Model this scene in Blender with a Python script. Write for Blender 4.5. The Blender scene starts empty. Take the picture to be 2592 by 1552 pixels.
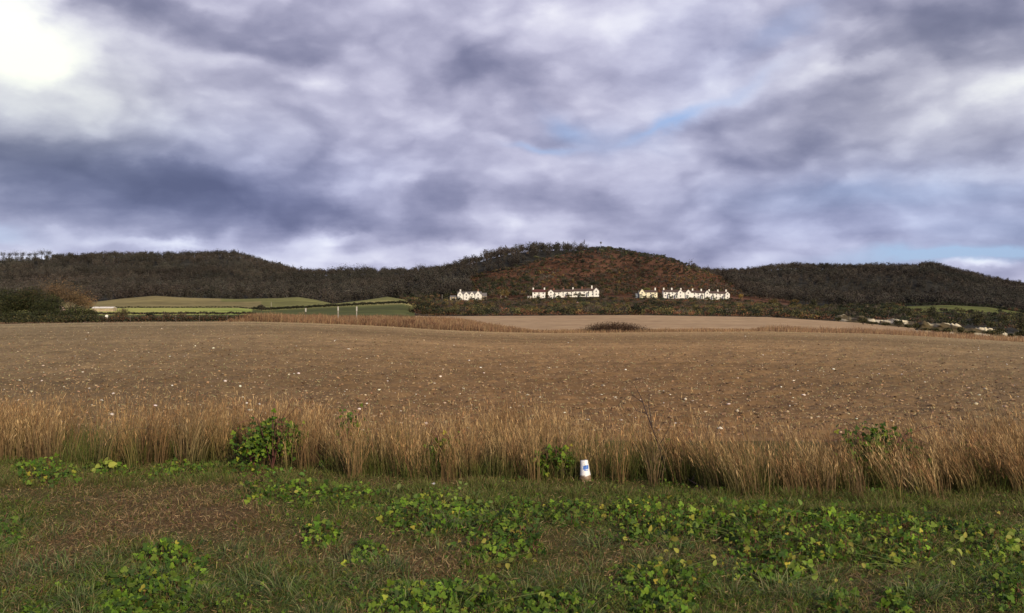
import bpy, math, random
import numpy as np
from mathutils import Vector

R = np.random.default_rng(7)
random.seed(7)
COL = bpy.context.scene.collection
F = 2245.0; CX = 1296.0; CY = 776.0; H = 1.6          # focal length, centre (photo pixels), eye height

# ------------------------------------------------------------------ numpy noise
def _hash(ix, iy, seed):
    h = (ix.astype(np.int64) * 374761393 + iy.astype(np.int64) * 668265263 + seed * 1442695041) & 0xffffffff
    h = ((h ^ (h >> 13)) * 1274126177) & 0xffffffff
    h = h ^ (h >> 16)
    return (h & 0xffffff) / float(0xffffff)
def vnoise(x, y, seed=0):
    x = np.asarray(x, float); y = np.asarray(y, float)
    ix = np.floor(x); iy = np.floor(y); fx = x - ix; fy = y - iy
    fx = fx * fx * (3 - 2 * fx); fy = fy * fy * (3 - 2 * fy)
    a = _hash(ix, iy, seed); b = _hash(ix + 1, iy, seed); c = _hash(ix, iy + 1, seed); d = _hash(ix + 1, iy + 1, seed)
    return (a * (1 - fx) + b * fx) * (1 - fy) + (c * (1 - fx) + d * fx) * fy
def fbm(x, y, seed=0, oct=4):
    s = 0; a = 0.5; t = 0
    for k in range(oct):
        s = s + a * vnoise(x * 2 ** k, y * 2 ** k, seed + k); t += a; a *= 0.5
    return s / t

# ------------------------------------------------------------------ terrain: ground row seen at each distance
CREST = [(0,821),(200,818),(400,816),(560,815),(650,815),(770,818),(900,823),(1000,828),(1100,835),(1250,841),(1400,844),(1700,841),(1942,840),(2191,845),(2335,852),(2592,867),(3300,900)]
def plus(t, d): return [(a, b + d) for a, b in t]
TAB = {
 10.5: [(0,1118),(2592,1118)],
 100: CREST,
 118: plus(CREST, 4), 132: plus(CREST, 3),
 145: [(0,816),(650,813),(800,815),(1000,826),(1100,833),(1250,838),(1400,842),(1600,841),(1942,838),(2191,844),(2335,850),(2592,865),(3300,895)],
 200: [(0,807),(650,806),(1000,808),(1250,816),(1600,815),(1942,818),(2191,828),(2335,838),(2592,858),(3300,880)],
 260: [(0,798),(671,797),(1000,799),(1100,801),(1250,800),(1600,798),(1942,803),(2140,815),(2300,826),(2592,852),(3300,872)],
 300: [(0,793),(1000,795),(1100,803),(1250,803),(1600,801),(1942,806),(2140,817),(2300,826),(2592,848),(3300,865)],
 380: [(0,785),(333,780),(603,780),(671,786),(856,777),(1022,770),(1100,796),(1250,798),(1600,796),(1942,799),(2140,808),(2300,816),(2592,838),(3300,850)],
 450: [(0,779),(333,776),(603,776),(671,776),(755,773),(844,774),(930,767),(1022,768),(1100,788),(1250,790),(1600,788),(1942,792),(2140,800),(2300,806),(2592,820),(3300,830)],
 600: [(0,765),(236,765),(300,757),(388,749),(480,754),(600,757),(700,755),(755,752),(800,759),(844,769),(930,759),(980,751),(1022,758),(1100,766),(1250,768),(1400,763),(1600,765),(1850,768),(1942,776),(2140,786),(2250,787),(2400,784),(2592,802),(3300,815)],
 700: [(0,763),(300,763),(388,757),(600,763),(755,759),(844,772),(980,758),(1022,762),(1100,760),(1200,760),(1360,755),(1450,752),(1515,751),(1620,754),(1700,755),(1850,760),(1950,769),(2100,780),(2250,777),(2400,772),(2500,777),(2592,792),(3300,805)],
 850: [(0,745),(600,745),(755,752),(844,755),(980,748),(1022,745),(1100,735),(1271,715),(1400,708),(1521,708),(1675,712),(1758,722),(1850,738),(1950,755),(2100,768),(2400,775),(2592,795),(3300,800)],
 1050: [(0,722),(600,722),(757,735),(844,738),(1000,725),(1100,700),(1160,678),(1209,665),(1271,648),(1320,640),(1400,636),(1455,637),(1521,633),(1554,635),(1600,641),(1641,648),(1675,652),(1702,660),(1732,672),(1758,682),(1850,715),(1950,742),(2100,755),(2592,775),(3300,780)],
 1250: [(0,690),(600,685),(757,712),(943,714),(1046,712),(1100,705),(1271,690),(1521,685),(1700,700),(1802,715),(1944,710),(2150,705),(2348,700),(2464,720),(2592,745),(3300,750)],
 1450: [(-700,664),(0,659),(120,657),(200,656),(300,652),(450,652),(560,648),(600,650),(650,664),(705,681),(757,694),(818,697),(943,696),(1046,696),(1100,688),(1200,685),(1400,690),(1760,694),(1802,696),(1883,696),(1944,687),(2000,681),(2150,683),(2238,683),(2314,685),(2348,676),(2367,680),(2414,692),(2464,704),(2516,717),(2592,730),(3300,740)],
 1900: [(0,730),(2592,735)], 3000: [(0,760),(2592,760)], 9000: [(0,772),(2592,772)],
}
DK = np.array(sorted(TAB)); SK = 1.0 / DK
def ground_row(px, D):
    px = np.asarray(px, float); D = np.asarray(D, float)
    s = 1.0 / np.clip(D, DK[0], DK[-1])
    V = np.stack([np.interp(px, [p[0] for p in TAB[d]], [p[1] for p in TAB[d]]) for d in DK])   # K x N
    h = np.diff(SK)[:, None]; dl = np.diff(V, axis=0) / h
    m = np.zeros_like(V); m[0] = dl[0]; m[-1] = dl[-1]
    same = dl[:-1] * dl[1:] > 0
    hm = np.where(same, 2 * dl[:-1] * dl[1:] / np.where(same, dl[:-1] + dl[1:], 1), 0)
    m[1:-1] = hm
    k = np.clip(np.searchsorted(-SK, -s) - 1, 0, len(DK) - 2)
    ar = np.arange(px.size)
    x0 = SK[k]; hh = SK[k + 1] - x0; t = (s - x0) / hh
    a = V[k, ar]; b = V[k + 1, ar]; ma = m[k, ar] * hh; mb = m[k + 1, ar] * hh
    return (2*t**3-3*t**2+1)*a + (t**3-2*t**2+t)*ma + (-2*t**3+3*t**2)*b + (t**3-t**2)*mb
def ground_z(X, Y):
    X = np.atleast_1d(np.asarray(X, float)); Y = np.atleast_1d(np.asarray(Y, float))
    shp = np.broadcast(X, Y).shape
    X, Y = np.broadcast_to(X, shp).ravel(), np.broadcast_to(Y, shp).ravel()
    D = np.maximum(Y, 10.5)
    px = np.clip(CX + F * X / D, -1200, 3800)
    z = H - (ground_row(px, D) - CY) / F * D
    z = z + np.where(Y < 11, (fbm(X * 1.1, Y * 1.1, 3, 3) - .5) * .10, 0)
    big = np.clip((D - 250) / 400, 0, 1)
    z = z + big * (fbm(X * .012, Y * .012, 5, 3) - .5) * 4 * np.clip((D - 650) / 300, 0, 1)
    return z.reshape(shp)
def P(px, D, up=0.0):
    X = (px - CX) / F * D
    return Vector((X, D, float(ground_z(X, D)[0]) + up))
def near(px, py):                                    # pixel on the flat verge -> ground point
    Y = H * F / (py - CY); return (px - CX) / F * Y, Y

# ------------------------------------------------------------------ objects
def meta(o, label=None, cat=None, group=None, kind=None):
    if label: o['label'] = label
    if cat: o['category'] = cat
    if group: o['group'] = group
    if kind: o['kind'] = kind
    return o
def mesh_obj(name, V, Fc, mat, col=None, parent=None, smooth=False, link=True):
    me = bpy.data.meshes.new(name)
    V = np.ascontiguousarray(V, np.float32)
    if isinstance(Fc, np.ndarray):
        n = Fc.shape[1]; me.vertices.add(len(V)); me.vertices.foreach_set('co', V.ravel())
        me.loops.add(Fc.size); me.loops.foreach_set('vertex_index', np.ascontiguousarray(Fc, np.int32).ravel())
        me.polygons.add(len(Fc)); me.polygons.foreach_set('loop_start', np.arange(0, Fc.size, n, dtype=np.int32))
        me.update(calc_edges=True)
    else:
        me.from_pydata([tuple(map(float, v)) for v in V], [], [tuple(f) for f in Fc]); me.update()
    if col is not None:
        c = np.ones((len(V), 4), np.float32); c[:, :3] = col
        a = me.color_attributes.new('Col', 'FLOAT_COLOR', 'POINT'); a.data.foreach_set('color', c.ravel())
    if smooth: me.polygons.foreach_set('use_smooth', np.ones(len(me.polygons), bool))
    me.materials.append(mat)
    o = bpy.data.objects.new(name, me)
    if link: COL.objects.link(o)
    if parent is not None: o.parent = parent
    return o
def empty(name, loc, rz=0):
    o = bpy.data.objects.new(name, None); COL.objects.link(o); o.location = loc; o.rotation_euler = (0, 0, rz)
    o.empty_display_size = .2; return o
def copy_tree(src, loc, rz=0, sc=(1,1,1)):
    r = src.copy(); COL.objects.link(r); r.location = loc; r.rotation_euler = (0,0,rz); r.scale = sc
    for ch in list(src.children):
        c = ch.copy(); COL.objects.link(c); c.parent = r
        for g in list(ch.children):
            d = g.copy(); COL.objects.link(d); d.parent = c
    return r
def grid(xs, ys):
    nx, ny = xs.shape[1], xs.shape[0]
    i = np.arange(nx * ny).reshape(ny, nx)
    return np.stack([i[:-1,:-1], i[:-1,1:], i[1:,1:], i[1:,:-1]], -1).reshape(-1, 4)

# ------------------------------------------------------------------ materials
def mat_new(name):
    m = bpy.data.materials.new(name); m.use_nodes = True
    nt = m.node_tree; b = nt.nodes['Principled BSDF']; return m, nt, b
def mat_attr(name, rough=.8, transl=0.0, noise=None, spec=.3):
    """colour comes from the plant's own colour attribute; optional thin-leaf translucency"""
    m, nt, b = mat_new(name); N = nt.nodes; L = nt.links
    a = N.new('ShaderNodeAttribute'); a.attribute_name = 'Col'; c = a.outputs['Color']
    if noise:
        n = N.new('ShaderNodeTexNoise'); n.inputs['Scale'].default_value = noise[0]; n.inputs['Detail'].default_value = 6
        g = N.new('ShaderNodeNewGeometry'); L.new(g.outputs['Position'], n.inputs['Vector'])
        r = N.new('ShaderNodeMapRange'); r.inputs[1].default_value = .3; r.inputs[2].default_value = .7
        r.inputs[3].default_value = 1 - noise[1]; r.inputs[4].default_value = 1 + noise[1]
        L.new(n.outputs['Fac'], r.inputs[0])
        mx = N.new('ShaderNodeVectorMath'); mx.operation = 'SCALE'; L.new(c, mx.inputs[0]); L.new(r.outputs[0], mx.inputs['Scale']); c = mx.outputs[0]
    L.new(c, b.inputs['Base Color']); b.inputs['Roughness'].default_value = rough
    b.inputs['Specular IOR Level'].default_value = spec
    if transl:
        t = N.new('ShaderNodeBsdfTranslucent'); L.new(c, t.inputs['Color'])
        x = N.new('ShaderNodeMixShader'); x.inputs[0].default_value = transl
        L.new(b.outputs[0], x.inputs[1]); L.new(t.outputs[0], x.inputs[2]); L.new(x.outputs[0], N['Material Output'].inputs['Surface'])
    return m
def mat_flat(name, col, rough=.7, var=.12, scale=3.0, bump=0.0, spec=.3):
    m, nt, b = mat_new(name); N = nt.nodes; L = nt.links
    n = N.new('ShaderNodeTexNoise'); n.inputs['Scale'].default_value = scale; n.inputs['Detail'].default_value = 8
    tc = N.new('ShaderNodeTexCoord'); L.new(tc.outputs['Object'], n.inputs['Vector'])
    r = N.new('ShaderNodeValToRGB'); e = r.color_ramp.elements
    e[0].position = .3; e[1].position = .7
    e[0].color = tuple(max(0, c * (1 - var)) for c in col) + (1,); e[1].color = tuple(min(1, c * (1 + var)) for c in col) + (1,)
    L.new(n.outputs['Fac'], r.inputs[0]); L.new(r.outputs[0], b.inputs['Base Color'])
    b.inputs['Roughness'].default_value = rough; b.inputs['Specular IOR Level'].default_value = spec
    if bump:
        bp = N.new('ShaderNodeBump'); bp.inputs['Strength'].default_value = bump; L.new(n.outputs['Fac'], bp.inputs['Height']); L.new(bp.outputs[0], b.inputs['Normal'])
    return m
M_GRASS = mat_attr('grass_blades', .6, .3)
M_STRAW = mat_attr('dry_straw', .7, .15)
M_LEAF = mat_attr('bramble_leaf', .6, .25, spec=.22)
M_TWIG = mat_attr('winter_twigs', .9, 0, spec=.1)
M_BUSH = mat_attr('shrub_foliage', .8, .1, spec=.15)
M_LAND = mat_attr('farmland', .95, 0, (.25, .14), spec=.1)
M_HILL = mat_attr('hill_soil', .95, 0, (.08, .3), spec=.05)
M_VERGE = mat_attr('verge_soil', .95, 0, (9, .35), spec=.1)
M_SOIL = mat_attr('tilled_soil', .97, 0, (14, .22), spec=.05)
M_STONE = mat_attr('flint_and_chalk', .8, 0, spec=.2)
M_BARK = mat_flat('bark', (.07, .055, .042), .9, .3, 6, .4)
M_PALEBARK = mat_flat('pale_bark', (.34, .30, .25), .8, .3, 6)
M_WHITE = mat_flat('white_render', (.74, .72, .66), .8, .14, .9)
M_CREAM = mat_flat('cream_render', (.74, .68, .48), .7, .06, .8)
M_STONEWALL = mat_flat('tan_stone', (.36, .29, .19), .85, .25, 1.5)
M_ROOFB = mat_flat('brown_tiles', (.075, .05, .04), .8, .35, 1.2)
M_ROOFR = mat_flat('dark_red_tiles', (.085, .032, .027), .8, .35, 1.2)
M_ROOFG = mat_flat('grey_slates', (.13, .12, .115), .7, .25, 1.2)
M_BRICK = mat_flat('brick', (.22, .10, .07), .85, .25, 3)
M_GLASS = mat_flat('dark_glass', (.02, .025, .03), .15, .2, 1, spec=.5)
M_DOOR = mat_flat('painted_door', (.05, .08, .06), .5, .1, 1)
M_WOOD = mat_flat('weathered_post', (.30, .27, .23), .85, .3, 8, .3)
M_METAL = mat_flat('dull_metal', (.10, .10, .11), .5, .2, 3)

# ------------------------------------------------------------------ generic geometry
class MB:
    def __init__(s): s.v = []; s.f = []
    def quadbox(s, x0, x1, y0, y1, z0, z1):
        b = len(s.v); s.v += [(x0,y0,z0),(x1,y0,z0),(x1,y1,z0),(x0,y1,z0),(x0,y0,z1),(x1,y0,z1),(x1,y1,z1),(x0,y1,z1)]
        s.f += [tuple(b + i for i in q) for q in ((0,3,2,1),(4,5,6,7),(0,1,5,4),(1,2,6,5),(2,3,7,6),(3,0,4,7))]
    def prism(s, pts, n, off):                       # polygon pts extruded by vector off
        b = len(s.v); k = len(pts); s.v += [tuple(p) for p in pts] + [tuple(np.add(p, off)) for p in pts]
        s.f += [tuple(b + i for i in range(k)), tuple(b + k + i for i in reversed(range(k)))]
        s.f += [(b + i, b + k + i, b + k + (i + 1) % k, b + (i + 1) % k) for i in range(k)]
    def tube(s, pts, rad, n=6):
        rings = []
        for i, p in enumerate(pts):
            p = Vector(p); a = Vector(pts[max(i-1,0)]); c = Vector(pts[min(i+1,len(pts)-1)])
            d = (c - a).normalized(); u = d.orthogonal().normalized(); w = d.cross(u)
            b = len(s.v); r = rad[i] if hasattr(rad, '__len__') else rad
            s.v += [tuple(p + (u * math.cos(t) + w * math.sin(t)) * r) for t in [2*math.pi*j/n for j in range(n)]]
            rings.append(b)
        for a, b in zip(rings, rings[1:]):
            s.f += [(a + j, a + (j+1) % n, b + (j+1) % n, b + j) for j in range(n)]
        s.f += [tuple(rings[0] + j for j in reversed(range(n))), tuple(rings[-1] + j for j in range(n))]
    def obj(s, name, mat, parent=None, smooth=False, link=True):
        return mesh_obj(name, s.v, s.f, mat, None, parent, smooth, link)

def randunit(n):
    v = R.normal(size=(n, 3)); return v / np.linalg.norm(v, axis=1, keepdims=True)
def flakes(C, size, asp, cols, align=None, k=0.0):
    """irregular leaf/twig flakes (kite quads) centred at C"""
    n = len(C); a = randunit(n)
    if align is not None: a = a * (1 - k) + align * k; a /= np.linalg.norm(a, axis=1, keepdims=True) + 1e-9
    b = np.cross(a, randunit(n)); b /= np.linalg.norm(b, axis=1, keepdims=True) + 1e-9
    sz = size * R.uniform(.6, 1.4, (n, 1)); w = sz * asp * R.uniform(.7, 1.3, (n, 1))
    V = np.stack([C - a * sz * .5, C + b * w * .5 + a * sz * R.uniform(-.2, .2, (n, 1)), C + a * sz * .5, C - b * w * .5 + a * sz * R.uniform(-.2, .2, (n, 1))], 1)
    Fc = np.arange(4 * n).reshape(n, 4)
    return V.reshape(-1, 3), Fc, np.repeat(cols, 4, axis=0)
def palette(n, cols, jit=.25):
    cols = np.array(cols, float); c = cols[R.integers(0, len(cols), n)]
    return np.clip(c * (1 + R.uniform(-jit, jit, (n, 1))) * (1 + R.uniform(-.08, .08, (n, 3))), .003, 1)
def crown_points(n, rx, rz, zc, lobes=7, shell=.55, flat=.75):
    """points through a crown built of several clumps, leaving gaps between"""
    L = randunit(lobes) * np.array([rx, rx, rz]) * R.uniform(.35, .72, (lobes, 1)); L[:, 2] = np.abs(L[:, 2]) * flat + L[:, 2] * (1 - flat)
    L[0] = (0, 0, rz * .1)
    rad = R.uniform(.35, .6, lobes); rad[0] = .62
    i = R.integers(0, lobes, n); d = randunit(n) * (R.uniform(shell, 1, (n, 1)))
    return L[i] + d * np.array([rx, rx, rz]) * rad[i][:, None] + np.array([0, 0, zc])
def bare_limbs(h, spread, n=7, r0=.25, lean=0):
    mb = MB(); top = Vector((lean, 0, h * .55))
    mb.tube([(0,0,-.6), (lean*.3, 0, h * .25), tuple(top)], [r0, r0 * .75, r0 * .45], 6)
    ends = []
    for i in range(n):
        a = 2 * math.pi * i / n + random.uniform(-.3, .3); z0 = h * random.uniform(.22, .52)
        s = Vector((lean * z0 / (h*.55), 0, z0)); e = Vector((math.cos(a) * spread * random.uniform(.5, .95), math.sin(a) * spread * random.uniform(.5, .95), h * random.uniform(.65, .97)))
        m_ = (s + e) / 2 + Vector((math.cos(a), math.sin(a), -.3)) * spread * .12
        mb.tube([tuple(s), tuple(m_), tuple(e)], [r0 * .38, r0 * .25, r0 * .08], 4)
        for k in range(3):
            t = random.uniform(.4, .9); q = s.lerp(e, t); e2 = q + Vector((random.uniform(-1,1), random.uniform(-1,1), random.uniform(.3,1.1))) * spread * .38
            mb.tube([tuple(q), tuple(e2)], [r0 * .14, r0 * .04], 3); ends.append(e2)
        ends.append(e)
    return mb, ends
def replicate(V, Fc, C, pos, sc, rz, tint=None):
    """many copies of one small plant merged into one mass"""
    n = len(pos); m = len(V); c, s = np.cos(rz), np.sin(rz)
    X = (V[None,:,0] * c[:,None] - V[None,:,1] * s[:,None]) * sc[:,0:1] + pos[:,0:1]
    Yv = (V[None,:,0] * s[:,None] + V[None,:,1] * c[:,None]) * sc[:,0:1] + pos[:,1:2]
    Z = V[None,:,2] * sc[:,1:2] + pos[:,2:3]
    VV = np.stack([X, Yv, Z], -1).reshape(-1, 3)
    FF = (Fc[None] + (np.arange(n) * m)[:, None, None]).reshape(-1, Fc.shape[1])
    CC = np.repeat(C[None], n, 0)
    if tint is not None: CC = CC * tint[:, None, :]
    return VV, FF, CC.reshape(-1, 3)
def cat(parts):
    V = []; Fc = []; C = []; o = 0
    for v, f, c in parts:
        V.append(v); Fc.append(f + o); C.append(c); o += len(v)
    return np.concatenate(V), np.concatenate(Fc), np.concatenate(C)
def limb_flakes(pts_list, cols):                      # thin quads for trunks inside a mass
    V = []; C = []
    for (a, b, w) in pts_list:
        a = np.array(a, float); b = np.array(b, float)
        for d in (np.array([1, 0, 0]), np.array([0, 1, 0])):
            V += [a - d * w, a + d * w, b + d * w * .5, b - d * w * .5]; C += [cols] * 4
    return np.array(V), np.arange(len(V)).reshape(-1, 4), np.array(C, float)

# ================================================================== GROUND
def lerp(a, b, t): return a + (b - a) * np.asarray(t)[..., None]
def patch(name, X, Y, mat, colf, label, extra=None):
    Z = ground_z(X, Y)
    if extra is not None: Z = Z + extra(X, Y)
    V = np.stack([X, Y, Z], -1).reshape(-1, 3); c = colf(X, Y).reshape(-1, 3)
    o = mesh_obj(name, V, grid(X, Y), mat, c, smooth=True)
    return meta(o, label, name.replace('_', ' '), kind='structure')

GB = [(1500,1256,700,12,.5),(2300,1285,400,18,.6),(1000,1225,260,10,.3),(-60,1340,150,90,.5),(430,1480,300,70,.7),(880,1260,300,26,.7),(1250,1300,330,50,.7),(1650,1310,260,60,.6),(2200,1360,320,70,.6),(1200,1520,500,40,.5),(1700,1480,220,50,.4),(2500,1480,160,90,.5),
      (760,1500,200,60,.3),(420,1290,260,70,-.7),(900,1380,150,50,-.4),(1100,1420,180,40,-.5),(1520,1440,160,40,-.4),(1080,1222,260,14,-.7),(2050,1265,260,16,-.6),(2250,1450,140,60,-.4),(120,1420,140,40,-.4),(1480,1240,200,12,-.5),(640,1440,140,50,-.2),(250,1180,260,25,.3)]
def greenness(X, Y):
    Yc = np.maximum(Y, 3.4); px = CX + F * X / Yc; py = CY + H * F / Yc
    g = .66 + (fbm(X * 1.3, Y * 1.3, 11, 4) - .5) * 1.1
    for a, b, rx, ry, w in GB: g = g + w * np.exp(-((px - a) / rx) ** 2 - ((py - b) / ry) ** 2)
    return np.clip(g, 0, 1)
xs = np.linspace(-30, 30, 601); ys = np.concatenate([np.linspace(-25, 2, 28), np.linspace(2.1, 10.5, 140)])
X, Y = np.meshgrid(xs, ys)
patch('verge', X, Y, M_VERGE, lambda X, Y: lerp(np.array([.085,.052,.024]), np.array([.05,.058,.014]), greenness(X, Y)), 'rough grass verge in front of the tall dry grass')

# ploughed field: fine clods near, long rows far
yy = 10.5 * (122 / 10.5) ** np.linspace(0, 1, 560)
tt = np.linspace(-1.35, 1.35, 900)
X = tt[None, :] * (yy[:, None] * .75 + 5); Y = np.repeat(yy[:, None], len(tt), 1)
def clods(X, Y):
    a = np.clip(1.25 - Y / 130, .4, 1.1)
    w = X * .06 + Y
    rows = np.abs(((w * 2.2 + .6 * fbm(X * .3, Y * .3, 22, 2)) % 1) - .5) * .05
    return ((fbm(X * 5, Y * 5, 21, 3) - .5) * .11 + rows * 1.0) * a * np.clip((Y - 10.5) / .5, 0, 1)
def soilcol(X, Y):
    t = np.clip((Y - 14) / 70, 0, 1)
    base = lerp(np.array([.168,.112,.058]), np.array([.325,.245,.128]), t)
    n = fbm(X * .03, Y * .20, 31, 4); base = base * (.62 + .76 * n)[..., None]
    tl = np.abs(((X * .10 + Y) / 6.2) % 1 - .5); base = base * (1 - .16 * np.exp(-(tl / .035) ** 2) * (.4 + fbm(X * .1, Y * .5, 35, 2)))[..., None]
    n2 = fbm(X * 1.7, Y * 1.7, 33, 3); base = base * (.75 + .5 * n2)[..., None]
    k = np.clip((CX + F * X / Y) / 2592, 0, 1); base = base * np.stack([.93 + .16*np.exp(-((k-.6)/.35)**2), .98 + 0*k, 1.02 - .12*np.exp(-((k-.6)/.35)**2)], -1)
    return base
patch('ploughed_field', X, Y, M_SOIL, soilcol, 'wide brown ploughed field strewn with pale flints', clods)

def fan(p0, p1, n, d0, d1, m, geo=False):
    ps = np.linspace(p0, p1, n); ds = d0 * (d1 / d0) ** np.linspace(0, 1, m)
    Y = np.repeat(ds[:, None], n, 1); X = (ps[None, :] - CX) / F * Y; return X, Y
X, Y = fan(-900, 3700, 400, 122, 146, 16)
patch('hollow', X, Y, M_HILL, lambda X, Y: lerp(np.array([.11,.060,.030]), np.array([.17,.10,.050]), fbm(X*.3, Y*.3, 41)), 'shallow hollow of rusty dead grass behind the ploughed field')
X, Y = fan(1050, 3700, 500, 146, 264, 90)
def ff(X, Y):
    c = lerp(np.array([.27,.175,.095]), np.array([.40,.285,.160]), fbm(X * .06, Y * .25, 43, 4)); c = c * (.8 + .4 * fbm(X * .8, Y * 1.5, 44, 3))[..., None]
    c = c * (1 + .22 * np.clip((Y - 235) / 25, 0, 1))[..., None]
    return c
patch('far_field', X, Y, M_LAND, ff, 'pale pinkish stubble field in front of the scrub belt')
X, Y = fan(-900, 1050, 420, 146, 620, 260)
def meadow(X, Y):
    px = CX + F * X / Y; n = fbm(X * .03, Y * .08, 47, 4)
    olive = np.array([.075,.082,.022]); bright = np.array([.33,.33,.085]); brown = np.array([.215,.175,.068]); green = np.array([.165,.16,.048])
    c = np.broadcast_to(olive, X.shape + (3,)).copy()
    m = (Y >= 372) & (px >= 640); c[m] = green
    m = (Y > 262) & (Y < 385) & (px < 640); bb = lerp(bright, np.array([.23,.27,.06]), np.clip((px - 440) / 160, 0, 1)); c[m] = bb[m]
    m = (Y >= 385) & (px < 660); c[m] = brown; 
    m = (Y >= 520) & (px > 560) & (px < 660); c[m] = green
    m = (Y >= 385) & (px >= 660); c[m] = green
    m = (Y >= 400) & (px > 850) & (Y < 640); k = lerp(np.array([.33,.28,.11]), green, np.clip((Y - 430) / 90, 0, 1)); c[m] = k[m]
    c = c * (.7 + .6 * fbm(X * .25, Y * .6, 48, 4))[..., None]; c = lerp(c, np.array([.20,.165,.075]), 0.45 * np.clip(fbm(X * .05, Y * .05, 49, 4) * 3 - 1.4, 0, 1)) if False else c * (1 - .25 * np.clip(fbm(X * .05, Y * .1, 49, 4) * 3 - 1.4, 0, 1))[..., None]
    return c * (.6 + .8 * n)[..., None]
patch('meadow', X, Y, M_LAND, meadow, 'sunlit green and olive meadows below the wooded ridge')
def hill(X, Y):
    px = CX + F * X / Y; n = fbm(X * .03, Y * .03, 51, 4)
    dark = np.array([.028,.027,.022]); rust = np.array([.095,.047,.027]); scrub = np.array([.060,.042,.023])
    row = ground_row(np.clip(px, -1200, 3800).ravel(), Y.ravel()).reshape(X.shape)
    c = np.broadcast_to(dark, X.shape + (3,)).copy()
    m = (px > 1050) & (px < 2120) & (Y < 700); c[m] = scrub
    edge = np.interp(px, [1180, 1281, 1362, 1402, 1483], [700, 682, 662, 650, 636])
    m = (px > 1190) & (px < 1800 + (row - 660) * 2) & (Y >= 700) & (Y < 1100) & (row > edge); c[m] = rust
    m = (px > 2250) & (px < 2900) & (Y > 560) & (Y < 715); c[m] = np.array([.115,.125,.035])
    c = c * (.45 + 1.1 * n)[..., None] * (.7 + .6 * fbm(X * .15, Y * .15, 52, 3))[..., None]
    return c
X, Y = fan(1050, 3700, 420, 264, 620, 100); patch('scrubland', X, Y, M_HILL, hill, 'rough scrub ground between the stubble field and the white houses')
X, Y = fan(-900, 3700, 760, 620, 2000, 240); patch('hills', X, Y, M_HILL, hill, 'wooded downland ridge and rusty rounded hill')
X, Y = fan(-900, 3700, 60, 2000, 9000, 30); patch('far_land', X, Y, M_HILL, hill, 'low land beyond the ridge')

# ================================================================== SCATTERED FIELD STONES (stuff)
def stones(n, d0, d1, smin, smax, cols, name, label, bias=1.0, flat=.6):
    t = R.uniform(0, 1, n) ** bias; D = 1 / (1 / d0 + (1 / d1 - 1 / d0) * t)
    px = R.uniform(-500, 3100, n); X = (px - CX) / F * D
    Z = ground_z(X, D) + clods(X, D)
    ico = []
    for a in (-.5, .5):
        for k in range(5):
            th = 2 * math.pi * k / 5 + (a > 0) * math.pi / 5; ico.append((math.cos(th) * .9, math.sin(th) * .9, a))
    ico = np.array([(0, 0, -1)] + ico + [(0, 0, 1)], float)
    T = []
    for k in range(5):
        T += [(0, 1 + (k+1) % 5, 1 + k), (11, 6 + k, 6 + (k+1) % 5), (1 + k, 1 + (k+1) % 5, 6 + k), (1 + (k+1) % 5, 6 + (k+1) % 5, 6 + k)]
    T = np.array(T)
    s = smin + (smax - smin) * R.uniform(0, 1, n) ** 3
    V = ico[None] * (1 + R.uniform(-.35, .35, (n, 12, 1))) * s[:, None, None] * np.stack([R.uniform(.7, 1.5, n), R.uniform(.7, 1.2, n), R.uniform(.4, .8, n) * flat / .6], 1)[:, None, :]
    a = R.uniform(0, 6.28, n); c, sn = np.cos(a)[:, None], np.sin(a)[:, None]
    x = V[..., 0] * c - V[..., 1] * sn; y = V[..., 0] * sn + V[..., 1] * c
    V = np.stack([x + X[:, None], y + D[:, None], V[..., 2] + (Z + s * .15)[:, None]], -1)
    Fc = (T[None] + (np.arange(n) * 12)[:, None, None]).reshape(-1, 3)
    o = mesh_obj(name, V.reshape(-1, 3), Fc, M_STONE, np.repeat(palette(n, cols, .2), 12, 0)); meta(o, label, 'stones' if 'clod' not in name else 'soil clods', kind='stuff')
stones(1900, 11, 105, .008, .034, [(.62,.56,.46),(.5,.42,.30),(.66,.62,.55),(.42,.33,.22),(.36,.27,.17)], 'flint_stones', 'white and grey flints scattered over the ploughed field', .9)
stones(40000, 10.8, 105, .007, .030, [(.17,.10,.05),(.23,.145,.075),(.31,.21,.115),(.10,.060,.034)], 'soil_clods', 'small brown clods of turned soil on the ploughed field', .85)
# stubble bits
n = 42000; t = R.uniform(0, 1, n) ** .8; D = 1 / (1 / 11 + (1 / 110 - 1 / 11) * t); px = R.uniform(-500, 3100, n); Xs = (px - CX) / F * D
C0 = np.stack([Xs, D, ground_z(Xs, D) + clods(Xs, D) + .015], 1); al = np.zeros((n, 3)); al[:, 2] = 1; al[:, 0] = .4
v, f, c = flakes(C0, 1.0, .16, palette(n, [(.40,.30,.17),(.30,.21,.12),(.34,.30,.16),(.2,.2,.09)]), al, .3)
sz = (.035 + .0012 * D); v = (v.reshape(n, 4, 3) - C0[:, None]) * sz[:, None, None] + C0[:, None]
meta(mesh_obj('stubble', v.reshape(-1, 3), f, M_STRAW, c), 'short broken straw stubble lying across the ploughed field', 'stubble', kind='stuff')

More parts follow.
